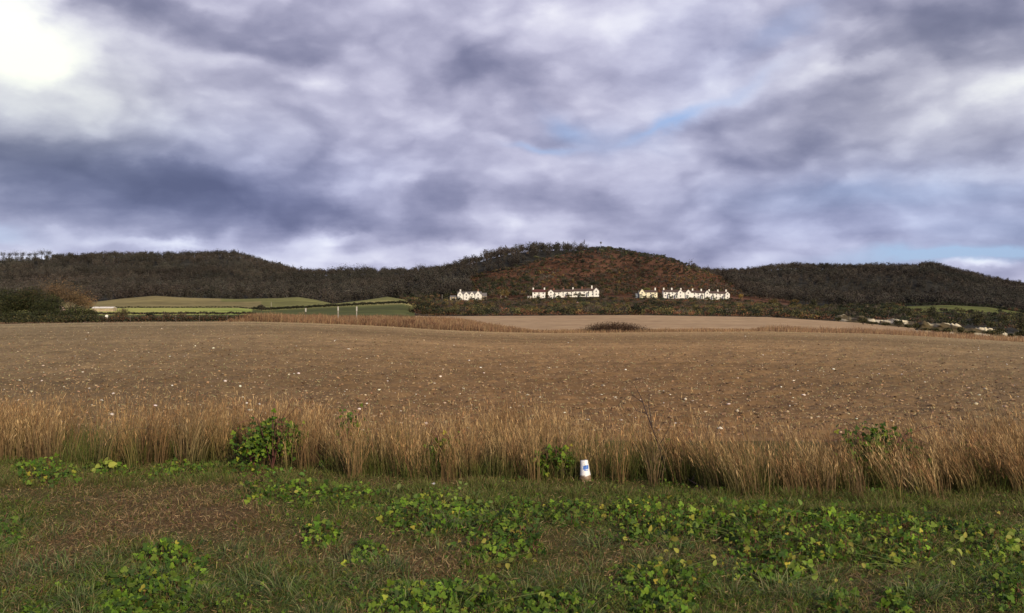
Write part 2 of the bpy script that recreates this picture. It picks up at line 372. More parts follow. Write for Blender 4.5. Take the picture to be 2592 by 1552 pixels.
# ================================================================== WOODS
# template bare trees (for the mass) : flakes of twig clumps
def bare_template(h=13, rx=5.4, n=150, cols=((.050,.046,.039),(.044,.040,.035),(.056,.050,.042))):
    Cc = crown_points(n, rx, h * .50, h * .47, 7, .45, .1); a = Cc - np.array([0, 0, h * .25]); a /= np.linalg.norm(a, axis=1, keepdims=True)
    v = flakes(Cc, 1.3, .5, palette(n, cols, .10), a, .0)
    t = limb_flakes([((0,0,-1), (0,0,h*.6), .28)] + [((0,0,h*.3), tuple(Cc[i]), .12) for i in range(6)], (.06,.05,.042))
    return cat([v, t])
def bush_template(h, rx, n, cols, size=.8, asp=.55, shell=.5):
    Cc = crown_points(n, rx, h * .5, h * .5, 5, shell); Cc[:, 2] = np.abs(Cc[:, 2])
    return flakes(Cc, size, asp, palette(n, cols, .3))
def scatter(n, p0, p1, d0, d1, test):
    D = np.sqrt(R.uniform(d0 ** 2, d1 ** 2, n)); px = R.uniform(p0, p1, n); X = (px - CX) / F * D
    row = ground_row(np.clip(px, -1200, 3800), D); k = test(px, D, row); px, D, X, row = px[k], D[k], X[k], row[k]
    return px, D, np.stack([X, D, ground_z(X, D)], 1), row
def mass(name, pts, templates, smin, smax, label, catg, mat, tintf=None):
    n = len(pts); which = R.integers(0, len(templates), n); out = []
    for i, T in enumerate(templates):
        k = which == i; m = k.sum()
        if not m: continue
        s = R.uniform(smin, smax, (m, 2)); tint = tintf(pts[k]) if tintf else (1 + R.uniform(-.25, .25, (m, 1))) * np.ones((m, 3))
        out.append(replicate(*T, pts[k], s, R.uniform(0, 6.28, m), tint))
    V, Fc, C = cat(out)
    return meta(mesh_obj(name, V, Fc, mat, C), label, catg, kind='stuff')
BT = [bare_template() for _ in range(6)]
EDGE = lambda px: np.interp(px, [1180, 1281, 1362, 1402, 1483, 1500], [700, 682, 662, 650, 636, 600])
def wl(px, D, row): return (D > 640) & ((px < 1050) | ((D < 1100) & (row < EDGE(px) + 3) & (px < 1480)) | ((px < 1190) & (D > 720)) | (D > 1150)) & ((D > 690) | (px > 800) & (px < 850)) & ((D<1400)|(px>135)) 
px, D, pts, row = scatter(8800, -350, 1500, 640, 1530, wl)
greyp = lambda p: (np.clip(.45 + 1.05 * fbm(p[:,0] * .02, p[:,1] * .012, 61, 3), .4, 1.5)[:, None]) * np.stack([1 + .25 * (fbm(p[:,0]*.02, p[:,1]*.02, 62, 2) - .4), np.ones(len(p)), 1 - .1 * fbm(p[:,0]*.02, p[:,1]*.02, 63, 2)], 1) * (1 + R.uniform(-.28, .28, (len(p), 1)))
mass('woodland', pts, BT, .6, 1.15, 'grey-brown leafless wood covering the left ridge and the back of the hill', 'woodland', M_TWIG, greyp)
def wr(px, D, row): return ((D > 1080) | (px > 1800 + (row - 690) * 1.3)) & ((px < 2230) | (D > 735)) & ~((px < 2120) & (D < 760) )
px, D, pts, row = scatter(5200, 1745, 2950, 720, 1530, wr)
mass('woodland', pts, BT, .7, 1.1, 'dark leafless wood covering the ridge at the right', 'woodland', M_TWIG, greyp)

# shrubs on the rusty hill
RUST = [(.145,.062,.034),(.115,.054,.030),(.095,.058,.034),(.16,.080,.040)]
OLIV = [(.07,.066,.026),(.09,.075,.03),(.055,.055,.024)]
DKG = [(.028,.034,.018),(.035,.036,.02),(.022,.03,.018)]
OCH = [(.15,.10,.035),(.12,.085,.03),(.17,.11,.04)]
GRY = [(.080,.064,.048),(.065,.052,.038),(.10,.078,.056)]
def wh(px, D, row): return (row > EDGE(px) - 2) & (px < 1800 + (row - 660) * 1.9) & (row < 753) & (D > 716) & (D < 1075)
px, D, pts, row = scatter(5200, 1180, 2050, 716, 1075, wh)
HT = [bush_template(2.2, 2.0, 40, RUST, .8), bush_template(2.0, 2.0, 40, RUST, .8), bush_template(1.8, 1.8, 36, RUST, .8), bush_template(2.6, 2.0, 44, OCH, .8), bush_template(3.2, 2.2, 60, DKG + OLIV, .9), bush_template(3.4, 2.3, 60, GRY, .9), bush_template(2.2, 2.0, 40, RUST + GRY, .8), bush_template(3.0, 2.4, 50, DKG + OLIV, .8), bush_template(3.0, 2.4, 50, GRY + [(.055,.045,.035)], .8), bush_template(2.2, 2.0, 40, [(.075,.055,.035)], .8)]
big = lambda px, D, row: wh(px, D, row) & (fbm((px - 1300) * .02, D * .012, 69, 3) > .53)
mass('hillside_thickets', scatter(1500, 1180, 2050, 716, 1075, big)[2], [bush_template(4.6, 3.4, 70, DKG + OLIV, 1.0), bush_template(4.2, 3.4, 70, GRY, 1.1), bush_template(4.4, 3.2, 70, [(.07,.05,.03),(.055,.045,.03)], 1.1), bush_template(3.8, 3.4, 60, OLIV + GRY, 1.1)], .5, 1.05, 'darker thickets of small trees patching the rusty face of the hill', 'thicket', M_BUSH)
mass('hillside_shrubs', pts, HT, .5, 1.6, 'low rust-red and brown shrubs covering the sunlit face of the rounded hill', 'shrubs', M_BUSH, lambda p: np.clip(.2 + 1.6 * fbm(p[:,0] * .03, p[:,1] * .015, 67, 3), .45, 1.6)[:, None] * (1 + R.uniform(-.2, .2, (len(p), 1))) * (1 - np.clip((p[:, 2:3] - 38) / 18, 0, 1) * np.array([[.42, .22, .12]])))
# scrub belt below the houses
def ws(px, D, row): return (D > 268) & ((D < 560) | ((D < 665) & (R.uniform(0, 1, len(px)) < .45))) & (px > 1040 - (D - 300) * .05) & (px < 2110) & ~((D < 690) & (D > 668))
px, D, pts, row = scatter(3400, 1030, 2110, 268, 668, ws)
k = D < 420
ST = [bush_template(3.0, 2.3, 110, DKG + OLIV, .55), bush_template(3.2, 2.4, 110, DKG, .55), bush_template(3.0, 2.2, 100, OLIV + OCH, .5), bush_template(2.6, 2.0, 90, RUST + GRY, .5), bush_template(3.4, 2.2, 100, GRY, .6, .35, .2), bush_template(2.4, 2.2, 90, RUST, .5), bush_template(3.0, 2.4, 100, OLIV, .55)]
warm = lambda p: np.clip(.1 + 1.9 * fbm(p[:,0] * .05, p[:,1] * .03, 66, 3), .35, 2.0)[:, None] * (1 + R.uniform(-.25, .25, (len(p), 1))) * np.array([[1.0, 1.0, 1.0]])
mass('scrub', pts, ST, .55, 1.25, 'tangled belt of dark green, brown and rusty bushes between the stubble field and the white houses', 'scrub', M_BUSH, warm)
# dark wood edge around the houses' left side and behind them
def wb(px, D, row): return (((px > 1010) & (px < 1200) & (D > 640) & (D < 830) & ~((D < 705) & (px > 1105) & (px < 1250))) | ((px > 1120) & (px < 1640) & (D > 716) & (D < 790)) | ((px > 1090) & (px < 1350) & (D > 716) & (D < 870)) ) & ~((px>1500)&(D>745))
px, D, pts, row = scatter(1300, 1000, 1700, 610, 870, wb)
WT = [bush_template(7.5, 3.6, 130, DKG, 1.0), bush_template(7.0, 3.4, 120, OLIV + DKG, 1.0), bush_template(7.0, 3.6, 110, GRY, 1.2, .3, .2), bush_template(6.0, 3.2, 110, OCH + RUST + GRY, 1.0)]
mass('mixed_wood', pts, WT, .5, 1.0, 'dark evergreen and russet trees massed behind the white houses', 'woodland', M_BUSH)
def wr2(px, D, row): return ((px > 2090) & (D > 330) & (D < 720) & ~((px > 2285) & (px < 2530) & (D > 560)) & ~((px > 2535) & (D > 600) & (D < 680)))
px, D, pts, row = scatter(1500, 2080, 3000, 330, 725, wr2)
mass('roadside_wood', pts, [ST[0], ST[1], ST[6], ST[3], ST[4], ST[1]], .8, 1.45, 'dark hedges and trees above the chalk bank at the right', 'woodland', M_BUSH, warm)
# hedge line on the bank in the left meadows
def hedge_line(name, a, b, n, h, cols, label, wide=1.5, size=.45, catg='hedge'):
    out = []
    for i in range(n):
        t = i / (n - 1); q = P(a[0] + (b[0] - a[0]) * t, a[1] + (b[1] - a[1]) * t)
        hh = h * random.uniform(.75, 1.2); V, Fc, C = bush_template(hh, wide, 60, cols, size)
        out.append((V + np.array([q.x, q.y, q.z]), Fc, C))
    V, Fc, C = cat(out); return meta(mesh_obj(name, V, Fc, M_BUSH, C), label, catg)
hedge_line('hedge', (640, 370), (1030, 388), 230, 1.5, DKG + [(.05,.036,.024)], 'long thin dark hedge climbing to the right across the green meadows', 1.3)
hedge_line('hedge', (235, 262), (640, 262), 80, .9, DKG + GRY, 'low dark field hedge along the foot of the bright green meadow', 1.0)
hedge_line('hedge', (-60, 386), (640, 388), 90, .6, DKG, 'thin dark field boundary between the bright green and the brown meadow', .9)
hedge_line('hedge', (140, 124), (655, 124), 280, 1.25, GRY + RUST + DKG + DKG, 'low reddish brown hedge on the left skyline of the ploughed field', .8, .17)
hedge_line('hedge', (-160, 122), (250, 122), 90, 1.5, DKG + OLIV, 'dark leafy hedge at the far left edge of the ploughed field', .9, .22)
hedge_line('hedge', (2100, 700), (2700, 725), 60, 3.0, DKG, 'dark hedge line above the small green field at the right', 2.5, .9)

# rusty grass strip in the hollow
def tall_far(name, p0, p1, d0, d1, n, h0, h1, cols, label, w=.02, cut=0):
    D = R.uniform(d0, d1, n); px = R.uniform(p0, p1, n); k = px < p1 - (D - d0) * cut; D, px = D[k], px[k]; n = len(D); X = (px - CX) / F * D
    B = np.stack([X, D, ground_z(X, D)], 1); tp = np.clip(np.minimum((px - p0) / 90, (p1 - px) / 200), .12, 1); hh = R.uniform(h0 * .5, h1, n) * (.35 + 1.2 * fbm(X * .5, D * .5, 71, 3)) * tp
    lean = R.normal(0, .18, (n, 2)); T = B + np.stack([lean[:,0] * hh, lean[:,1] * hh, hh], 1); d = np.array([1.0, 0, 0]) * w
    M = (B + T) / 2 + np.array([0,0,.04])
    V = np.stack([B - d, B + d, M + d * .9, M - d * .9, T + d * .45, T - d * .45], 1).reshape(-1, 3); b = np.arange(n)[:, None] * 6
    Fc = np.concatenate([b + np.array([0,1,2,3]), b + np.array([3,2,4,5])])
    c = palette(n, cols, .3) * (.7 + .6 * fbm(X * .15, D * .15, 72, 3))[:, None]
    return meta(mesh_obj(name, V, Fc, M_STRAW, np.repeat(c, 6, 0)), label, 'dry grass', kind='stuff')
DRY = [(.21,.12,.06),(.15,.08,.042),(.29,.19,.10),(.10,.055,.034)]
tall_far('dry_grass', 540, 1440, 120, 143, 42000, .7, 1.35, DRY, 'rust-coloured dead grass in the hollow behind the left of the field')
tall_far('dry_grass', 600, 1330, 143, 216, 30000, .3, .95, DRY, 'rusty rank grass on the slope between the hollow and the climbing hedge', cut=2.2)
tall_far('dry_grass', 1250, 2050, 122, 140, 24000, .3, .7, DRY + [(.32,.20,.10)], 'thin pinkish dead grass along the middle of the hollow')
tall_far('dry_grass', 1850, 3100, 122, 150, 26000, .45, 1.0, DRY, 'brown dead grass along the right end of the hollow')

# ================================================================== INDIVIDUAL TREES AND BUSHES
def tree_proto(name, h, rx, cols, n, size, asp, bark=M_BARK, evergreen=False, shell=.35, twig=True):
    root = empty(name, (0, 0, 0)); mb, ends = bare_limbs(h, rx * .9, 7, max(.10, h * .018))
    mb.obj('trunk', bark, root)
    Cc = crown_points(n, rx, h * (.52 if evergreen else .38), h * (.46 if evergreen else .58), 9, shell, .15 if evergreen else .6)
    if twig:
        E = np.array([tuple(e) for e in ends]); i = R.integers(0, len(E), n // 2); Cc[:n // 2] = E[i] + R.normal(0, rx * .2, (n // 2, 3)) * np.array([1, 1, 1.5]) - np.array([0, 0, h * .06])
    Cc[:, 2] = np.clip(Cc[:, 2], h * .06, None); a = Cc - np.array([0, 0, h * .25]); a /= np.linalg.norm(a, axis=1, keepdims=True)
    v, f, c = flakes(Cc, size, asp, palette(n, cols, .25), a, .12)
    mesh_obj('crown', v, f, M_TWIG if not evergreen else M_BUSH, c, root); return root
ORD = ['leftmost', 'second', 'third', 'fourth', 'fifth', 'sixth', 'seventh', 'eighth', 'ninth', 'tenth', 'eleventh', 'twelfth', 'thirteenth', 'fourteenth', 'fifteenth', 'sixteenth', 'seventeenth', 'eighteenth', 'nineteenth', 'twentieth']
def nth(i, n):
    if i == 0: return 'leftmost'
    if i == n - 1: return 'rightmost'
    return ORD[i] + ' from the left'
WCOL = [(.060,.055,.048),(.045,.042,.037),(.07,.063,.054)]
BP = [tree_proto('bare_tree', 15, rx, WCOL, 700, .95, .28) for rx in (5.5, 4.5, 6.5)]
used = [False] * 3
def put(protos, used, k, loc, sc, rz, label, catg, group):
    if not used[k]: o = protos[k]; used[k] = True; o.location = loc; o.rotation_euler = (0, 0, rz); o.scale = sc
    else: o = copy_tree(protos[k], loc, rz, sc)
    return meta(o, label, catg, group)
def skyline(lst, where, group, D=1445):
    for i, (px, top) in enumerate(lst):
        q = P(px, D); row = float(ground_row(np.array([px]), np.array([float(D)]))[0]); hm = max(6, (row - top) / F * D); s = hm / 15; sink = 0 if 'row' in where else .28; q.z -= hm * sink; s *= 1 + sink
        wdt = s * random.uniform(1.0, 1.5) * (1.3 if sink else .9)
        put(BP, used, i % 3, q, (wdt, wdt, s), random.uniform(0, 6), f'bare tree, {nth(i, len(lst))} {where}', 'tree', group)
skyline([(8,634),(24,636),(40,634),(58,634),(74,637),(90,635),(106,631),(124,632)], 'in the thin far-left skyline row', 'bare trees in the thin row on the left skyline')
skyline([(158,639),(182,640),(248,640),(283,634),(308,634),(350,633),(382,639),(424,632),(464,631),(480,638),(507,637),(530,635),(560,634),(598,637)], 'of the crowns topping the left ridge', 'bare trees along the top of the left ridge')
skyline([(640,649),(672,658),(707,668),(730,674),(818,678),(842,674),(868,668),(886,676),(908,669),(930,672),(975,675),(998,677),(1015,676),(1069,667),(1102,671),(1143,664)], 'along the skyline dip left of the hill', 'bare trees along the dip in the ridge')
skyline([(1785,675),(1808,677),(1832,675),(1855,678),(1876,677),(1895,676),(1912,676),(1945,671)], 'in the gappy row beside the hill', 'bare trees in the gappy row right of the hill')
skyline([(1976,666),(2003,664),(2052,668),(2100,669),(2152,670),(2194,667),(2232,666),(2259,667),(2290,670),(2304,668),(2334,662),(2350,659),(2370,667),(2420,680),(2470,692),(2520,704),(2565,714)], 'on the skyline of the right-hand ridge', 'bare trees on the right ridge')
EV = [tree_proto('round_tree', 10, 4.6, DKG + GRY + [(.05,.045,.038)], 420, .9, .5, evergreen=True) for _ in range(2)]; usedE = [False] * 2
hl = [(1171,655),(1209,647),(1249,636),(1271,630),(1294,627),(1320,622),(1354,622),(1386,622),(1425,626),(1455,630),(1483,620),(1499,628),(1545,632),(1587,635),(1607,637),(1641,645),(1675,648),(1705,656)]
for i, (px, top) in enumerate(hl):
    D = 1047; top += 2; q = P(px, D); row = float(ground_row(np.array([px]), np.array([float(D)]))[0]); s = max(3.5, (row - top) / F * D) / 10
    w = max(.6, s * random.uniform(1.1, 1.5))
    q.z -= s * 2.6; s *= 1.26; put(EV, usedE, i % 2, q, (w, w, s), random.uniform(0, 6), f'dark round tree, {nth(i, len(hl))} along the rounded hilltop skyline', 'tree', 'trees on the skyline of the rounded hill')

def one_tree(name, px, D, h, rx, cols, n, size, asp, label, catg='tree', bark=M_BARK, ev=True, shell=.4, zs=0):
    o = tree_proto(name, h, rx, cols, n, size, asp, bark, ev, shell, not ev); o.location = P(px, D, zs); return meta(o, label, catg)
def one_bush(name, px, D, h, rx, cols, n, size, asp, label, catg='bush', shell=.45, stems=True):
    root = empty(name, P(px, D)); Cc = crown_points(n, rx, h * .52, h * .48, 8, shell); Cc[:, 2] = np.abs(Cc[:, 2]) * .95; a = Cc.copy(); a /= np.linalg.norm(a, axis=1, keepdims=True)
    v, f, c = flakes(Cc, size, asp, palette(n, cols, .35), a, .3); mesh_obj('foliage', v, f, M_BUSH, c, root)
    if stems:
        mb = MB()
        for k in range(7):
            a_ = 6.28 * k / 7; mb.tube([(0, 0, -.1), (math.cos(a_) * rx * .35, math.sin(a_) * rx * .35, h * .45), (math.cos(a_) * rx * .6, math.sin(a_) * rx * .6, h * .9)], [h * .02, h * .013, h * .004], 4)
        mb.obj('stems', M_BARK, root)
    return meta(root, label, catg)
# the left clump behind the field
EVD = [(.024,.030,.013),(.036,.040,.015),(.050,.052,.018),(.018,.022,.012)]
one_tree('evergreen_tree', 18, 150, 6.6, 4.2, EVD, 10000, .22, .5, 'dark evergreen tree at the far left edge behind the field', ev=True)
one_tree('evergreen_tree', 82, 152, 7.2, 4.4, EVD + [(.06,.045,.02)], 12000, .22, .5, 'tallest dark evergreen of the left clump, round-topped', ev=True)
one_tree('evergreen_tree', 132, 148, 5.8, 3.2, EVD, 8000, .2, .5, 'narrow dark evergreen on the right shoulder of the left clump', ev=True)
one_tree('evergreen_tree', -70, 155, 5.6, 3.6, EVD, 4000, .24, .5, 'dark evergreen tree cut off by the left frame edge', ev=True)
one_tree('autumn_tree', 140, 230, 9.0, 4.2, [(.15,.095,.05),(.12,.08,.045),(.09,.065,.04)], 3600, .45, .2, 'bare orange-brown tree rising behind the left evergreen clump', ev=False)
one_tree('autumn_tree', 178, 235, 7.6, 4.2, [(.15,.10,.05),(.13,.085,.045),(.10,.07,.04)], 3400, .45, .2, 'russet tree right of the tall orange-brown one, above the pale gable', ev=False)
one_tree('autumn_tree', 215, 240, 5.6, 3.4, [(.20,.12,.06),(.15,.10,.05)], 1800, .45, .25, 'low russet tree sloping down to the green meadow at the left', ev=False)
one_bush('dark_bush', 168, 134, 3.0, 2.6, EVD, 3600, .18, .5, 'dark green bush below the pale gable at the left')
one_bush('dark_bush', 205, 136, 3.2, 2.5, EVD + [(.06,.05,.02)], 3600, .18, .5, 'dark bush with olive top left of the pale shed')
one_bush('dark_bush', 20, 136, 2.4, 3.0, EVD, 4200, .18, .5, 'dark bush filling the foot of the left clump at the frame edge')
one_bush('dark_bush', 92, 136, 2.4, 3.0, EVD, 4200, .18, .5, 'dark bush under the tallest evergreen of the left clump')
one_bush('dark_bush', 132, 131, 2.0, 1.9, EVD + OLIV, 2600, .18, .5, 'small olive-dark bush between the left clump and the pale gable')
one_bush('dark_bush', 250, 134, 1.3, 1.5, EVD + [(.07,.06,.02)], 1800, .15, .5, 'low dark bush under the pale shed roof')
one_bush('twiggy_bush', 308, 136, 2.6, 1.7, [(.12,.09,.05),(.09,.07,.04),(.12,.11,.04)], 1500, .35, .12, 'see-through twiggy bush right of the pale shed', shell=.1)
one_bush('twiggy_bush', 424, 138, 1.7, 1.3, [(.11,.075,.05),(.08,.06,.04)], 700, .4, .07, 'left of two bare shrubs standing against the bright green meadow', shell=.1)
one_bush('twiggy_bush', 462, 138, 1.8, 1.1, [(.11,.07,.05),(.13,.08,.05)], 700, .4, .07, 'right of two bare shrubs standing against the bright green meadow', shell=.1)
one_bush('dark_bush', 382, 200, 1.5, 1.2, DKG, 500, .3, .5, 'small dark dome-shaped bush in front of the bright green meadow')
one_bush('round_bush', 662, 366, 2.9, 1.9, DKG + GRY, 900, .4, .4, 'small round dark bush at the left end of the climbing hedge')
one_bush('bramble_mound', 1556, 128, 2.3, 5.2, [(.055,.035,.022),(.04,.03,.02),(.075,.042,.026)], 5200, .2, .35, 'wide low dark bramble mound in the hollow between the two fields', stems=False)
o = bpy.data.objects['bramble_mound']; bpy.data.objects.remove(o.children[0], do_unlink=True); n = 16000
Cc = randunit(n) * (R.uniform(.55, 1, (n, 1))) * np.array([5.3, 2.2, 1.7]) * (.85 + .3 * R.uniform(0, 1, (n, 1))); Cc[:, 2] = np.abs(Cc[:, 2])
v, f, c = flakes(Cc, .15, .4, palette(n, [(.050,.030,.018),(.035,.024,.016),(.07,.038,.022),(.09,.05,.03)], .35)); mesh_obj('foliage', v, f, M_BUSH, c, o)
bm = [(930,1.3,1.2),(985,1.5,1.5),(1035,1.6,1.4),(1090,1.4,1.4),(1150,1.4,1.2)]
for i, (px, h, rx) in enumerate(bm):
    one_bush('rusty_bush', px, 126, h, rx, [(.12,.050,.032),(.085,.04,.026),(.15,.07,.04)], 1100, .26, .14, f'rust-red bramble bush, {nth(i, len(bm))} in the hollow left of the dark mound', shell=.2)
hb = [('pale_bush',1281,1000,4.2,2.6,[(.19,.16,.08),(.13,.12,.06)],'pale olive bush, leftmost of the light bushes on the rusty slope'),
 ('pale_bush',1335,990,4.5,1.5,[(.30,.24,.18),(.2,.15,.11)],'slim pale pinkish bush high on the left of the rusty slope'),
 ('pale_bush',1358,960,4.6,4.0,[(.17,.16,.085),(.10,.10,.05)],'wide pale olive bush on the rusty slope above the detached house'),
 ('pale_bush',1408,965,3.4,3.0,[(.18,.16,.09),(.1,.09,.05)],'small pale bush on the rusty slope above the middle terrace'),
 ('pale_bush',1474,990,4.6,2.8,[(.17,.15,.09),(.11,.10,.06)],'round pale bush under the hilltop mast, left of the largest'),
 ('pale_bush',1522,985,7.0,5.0,[(.17,.16,.09),(.10,.10,.05),(.21,.19,.11)],'largest pale bush high on the rounded hill, right below the mast'),
 ('pale_bush',1540,1025,5.5,4.0,[(.15,.14,.08),(.11,.10,.06)],'pale bush close under the hilltop, right of the mast'),
 ('dark_bush',1596,985,5.0,4.6,DKG,'dark round bush on the right shoulder of the rusty hill'),
 ('dark_bush',1430,800,8.0,6.0,DKG,'big dark evergreen bush behind the middle white terrace'),
 ('dark_bush',1470,790,8.0,6.0,DKG+[(.03,.045,.02)],'dark evergreen thicket behind the right part of the middle terrace'),
 ('dark_bush',1222,800,13.,8.0,DKG,'tall black-green evergreen behind the left pair of cottages'),
 ('dark_bush',1505,790,7.0,5.0,DKG,'dark evergreen bush above the right end of the middle terrace'),
 ('ochre_bush',1638,740,7.5,3.6,[(.13,.135,.035),(.17,.15,.05),(.09,.10,.03)],'yellow-green tree behind the cream gabled cottage'),
 ('ochre_bush',1560,730,4.5,3.4,OCH,'ochre bush between the middle and the right terrace'),
 ('pale_bush',1742,960,5.6,3.2,[(.24,.22,.12),(.17,.16,.08)],'pale yellow-green bush on the right flank of the hill, above the long terrace'),
 ('pale_bush',1765,980,6.4,4.6,[(.15,.14,.08),(.11,.10,.06)],'pale greyish bush on the right flank near the skyline dip'),
 ('ochre_bush',1876,720,6.5,2.6,[(.32,.22,.05),(.24,.16,.05)],'bright ochre-yellow bush right of the long terrace'),
 ('ochre_bush',1960,640,6.0,4.4,[(.12,.085,.03),(.08,.07,.03)],'olive-ochre tree at the right end of the scrub belt'),
 ('ochre_bush',2010,640,6.0,4.0,[(.13,.085,.03),(.09,.07,.025)],'golden brown tree on the slope down to the chalk bank'),
 ('dark_bush',2008,600,5.2,2.6,DKG,'small dark bush in front of the golden brown trees at the right')]
for nme, px, D, h, rx, cols, lab in hb: one_bush(nme, px, D, h, rx, cols, 700 if rx > 3 else 420, .75, .5, lab)
one_tree('birch_tree', 1268, 690, 8.5, 3.0, [(.16,.12,.04),(.12,.09,.035)], 500, .8, .4, 'thin pale-trunked tree with ochre crown, left of two beside the cottages', bark=M_PALEBARK, ev=False)
one_tree('birch_tree', 1280, 670, 9.0, 3.0, [(.17,.12,.04),(.13,.09,.035)], 500, .8, .4, 'taller pale-trunked tree with ochre crown, right of two beside the cottages', bark=M_PALEBARK, ev=False)
HF = [(1148,2.2,2.0),(1196,2.6,2.2),(1228,3.0,2.4),(1332,2.6,2.2),(1386,3.2,1.8),(1412,2.0,2.2),(1440,3.6,3.2),(1458,4.4,4.2),(1474,3.4,3.0),(1520,4.0,2.6),(1606,3.2,2.0),(1632,2.4,2.2),(1672,5.0,2.6),(1700,2.4,2.6),(1748,2.0,2.4),(1790,2.8,2.4),(1826,2.0,2.2),(1850,3.0,2.2)]
for i, (px, h, rx) in enumerate(HF):
    one_bush('garden_bush', px, 688, h, rx, DKG + OLIV + GRY, 260, .7, .5, f'dark garden bush, {nth(i, len(HF))} in front of the white houses', stems=False)['group'] = 'garden bushes before the white houses'
# trees sticking out above the hedges on the right
for i, (px, D, h) in enumerate([(2060,560,7),(2215,420,6.5),(2290,400,7.5),(2360,420,8),(2430,400,6.5),(2478,370,7.5),(2540,380,7.5),(2586,350,8)]):
    one_tree('dark_tree', px, D, h, h * .5, DKG + OLIV, 1300, .5, .5, f'dark leafy tree, {nth(i, 8)} along the hedges above the chalk bank', ev=True).__setitem__('group', 'dark trees above the chalk bank')

# ================================================================== CHALK BANK
def chalk(px0, px1, t0, t1, D0, D1, label):
    n = 160; m = 22; a = np.linspace(0, 1, n); V = []
    for j in np.linspace(0, 1, m):
        for t in a:
            p = px0 + (px1 - px0) * t; D = D0 + (D1 - D0) * t; top = t0 + (t1 - t0) * t; d = D + 6 * j + 2.0 * (vnoise(p * .05, j * 3, 81) - .5)
            z0 = float(BANKZ(p, d)) - .25; zt = H - (top - CY) / F * D; e = min(1, 14 * t, 14 * (1 - t)); hh = max(.3, zt - z0) * (.62 + .5 * vnoise(p * .045, j, 82) + .15 * vnoise(p * .2, j * 4, 85))
            V.append(((p - CX) / F * d, d, z0 + hh * e * (1 - (1 - j) ** 1.5)))
    i = np.arange(n * m).reshape(m, n); Fc = np.stack([i[:-1,:-1], i[:-1,1:], i[1:,1:], i[1:,:-1]], -1).reshape(-1, 4)
    V = np.array(V); k = fbm(V[:,0] * .42, V[:,2] * .9 + 3, 83, 4); c = lerp(np.array([.085,.065,.032]), np.array([.62,.54,.36]), np.clip((k - .47) * 9, 0, 1)); c = c * (.7 + .6 * fbm(V[:,0] * 2, V[:,2] * 3, 84, 3))[:, None]
    meta(mesh_obj('chalk_bank', V, Fc, M_LAND, c, smooth=True), label, 'chalk bank', 'pale chalk banks at the right')
_pg = np.linspace(2050, 2700, 140); _dg = np.linspace(175, 285, 40); _PG, _DG = np.meshgrid(_pg, _dg); _ZG = ground_z((_PG - CX) / F * _DG, _DG)
def BANKZ(p, d):
    u = (p - 2050) / 650 * 139; w = (d - 175) / 110 * 39; i = int(min(138, max(0, u))); j = int(min(38, max(0, w))); u -= i; w -= j
    return (_ZG[j,i]*(1-u) + _ZG[j,i+1]*u)*(1-w) + (_ZG[j+1,i]*(1-u) + _ZG[j+1,i+1]*u)*w
chalk(2106, 2240, 797, 807, 262, 240, 'pale broken chalk bank at the left start of the row, highest up')
chalk(2222, 2326, 805, 811, 236, 222, 'pale broken chalk bank in the middle of the row')
chalk(2314, 2600, 811, 848, 202, 186, 'longest pale chalk bank, running to the right frame edge')
for i, (px, D, h, rx) in enumerate(sorted([(2185,228,2.0,1.8),(2208,222,1.3,1.4),(2275,224,2.2,1.6),(2300,215,1.2,1.2),(2318,205,1.8,1.2),(2368,192,1.2,1.2),(2402,190,1.5,1.4),(2434,190,1.8,1.1),(2505,185,2.0,2.4),(2530,188,2.6,2.0),(2588,180,2.4,2.0),(2122,250,1.5,1.2),(2158,258,1.2,1.3),(2240,226,1.0,1.3),(2340,197,.9,1.4),(2388,192,.8,1.6),(2456,190,1.1,1.3),(2556,184,1.2,1.2)])):
    one_bush('dark_bush', px, D, h, rx, EVD + OLIV, 700, .28, .5, f'dark green bush, {nth(i, 18)} in front of the chalk banks')['group'] = 'bushes in front of the chalk banks'

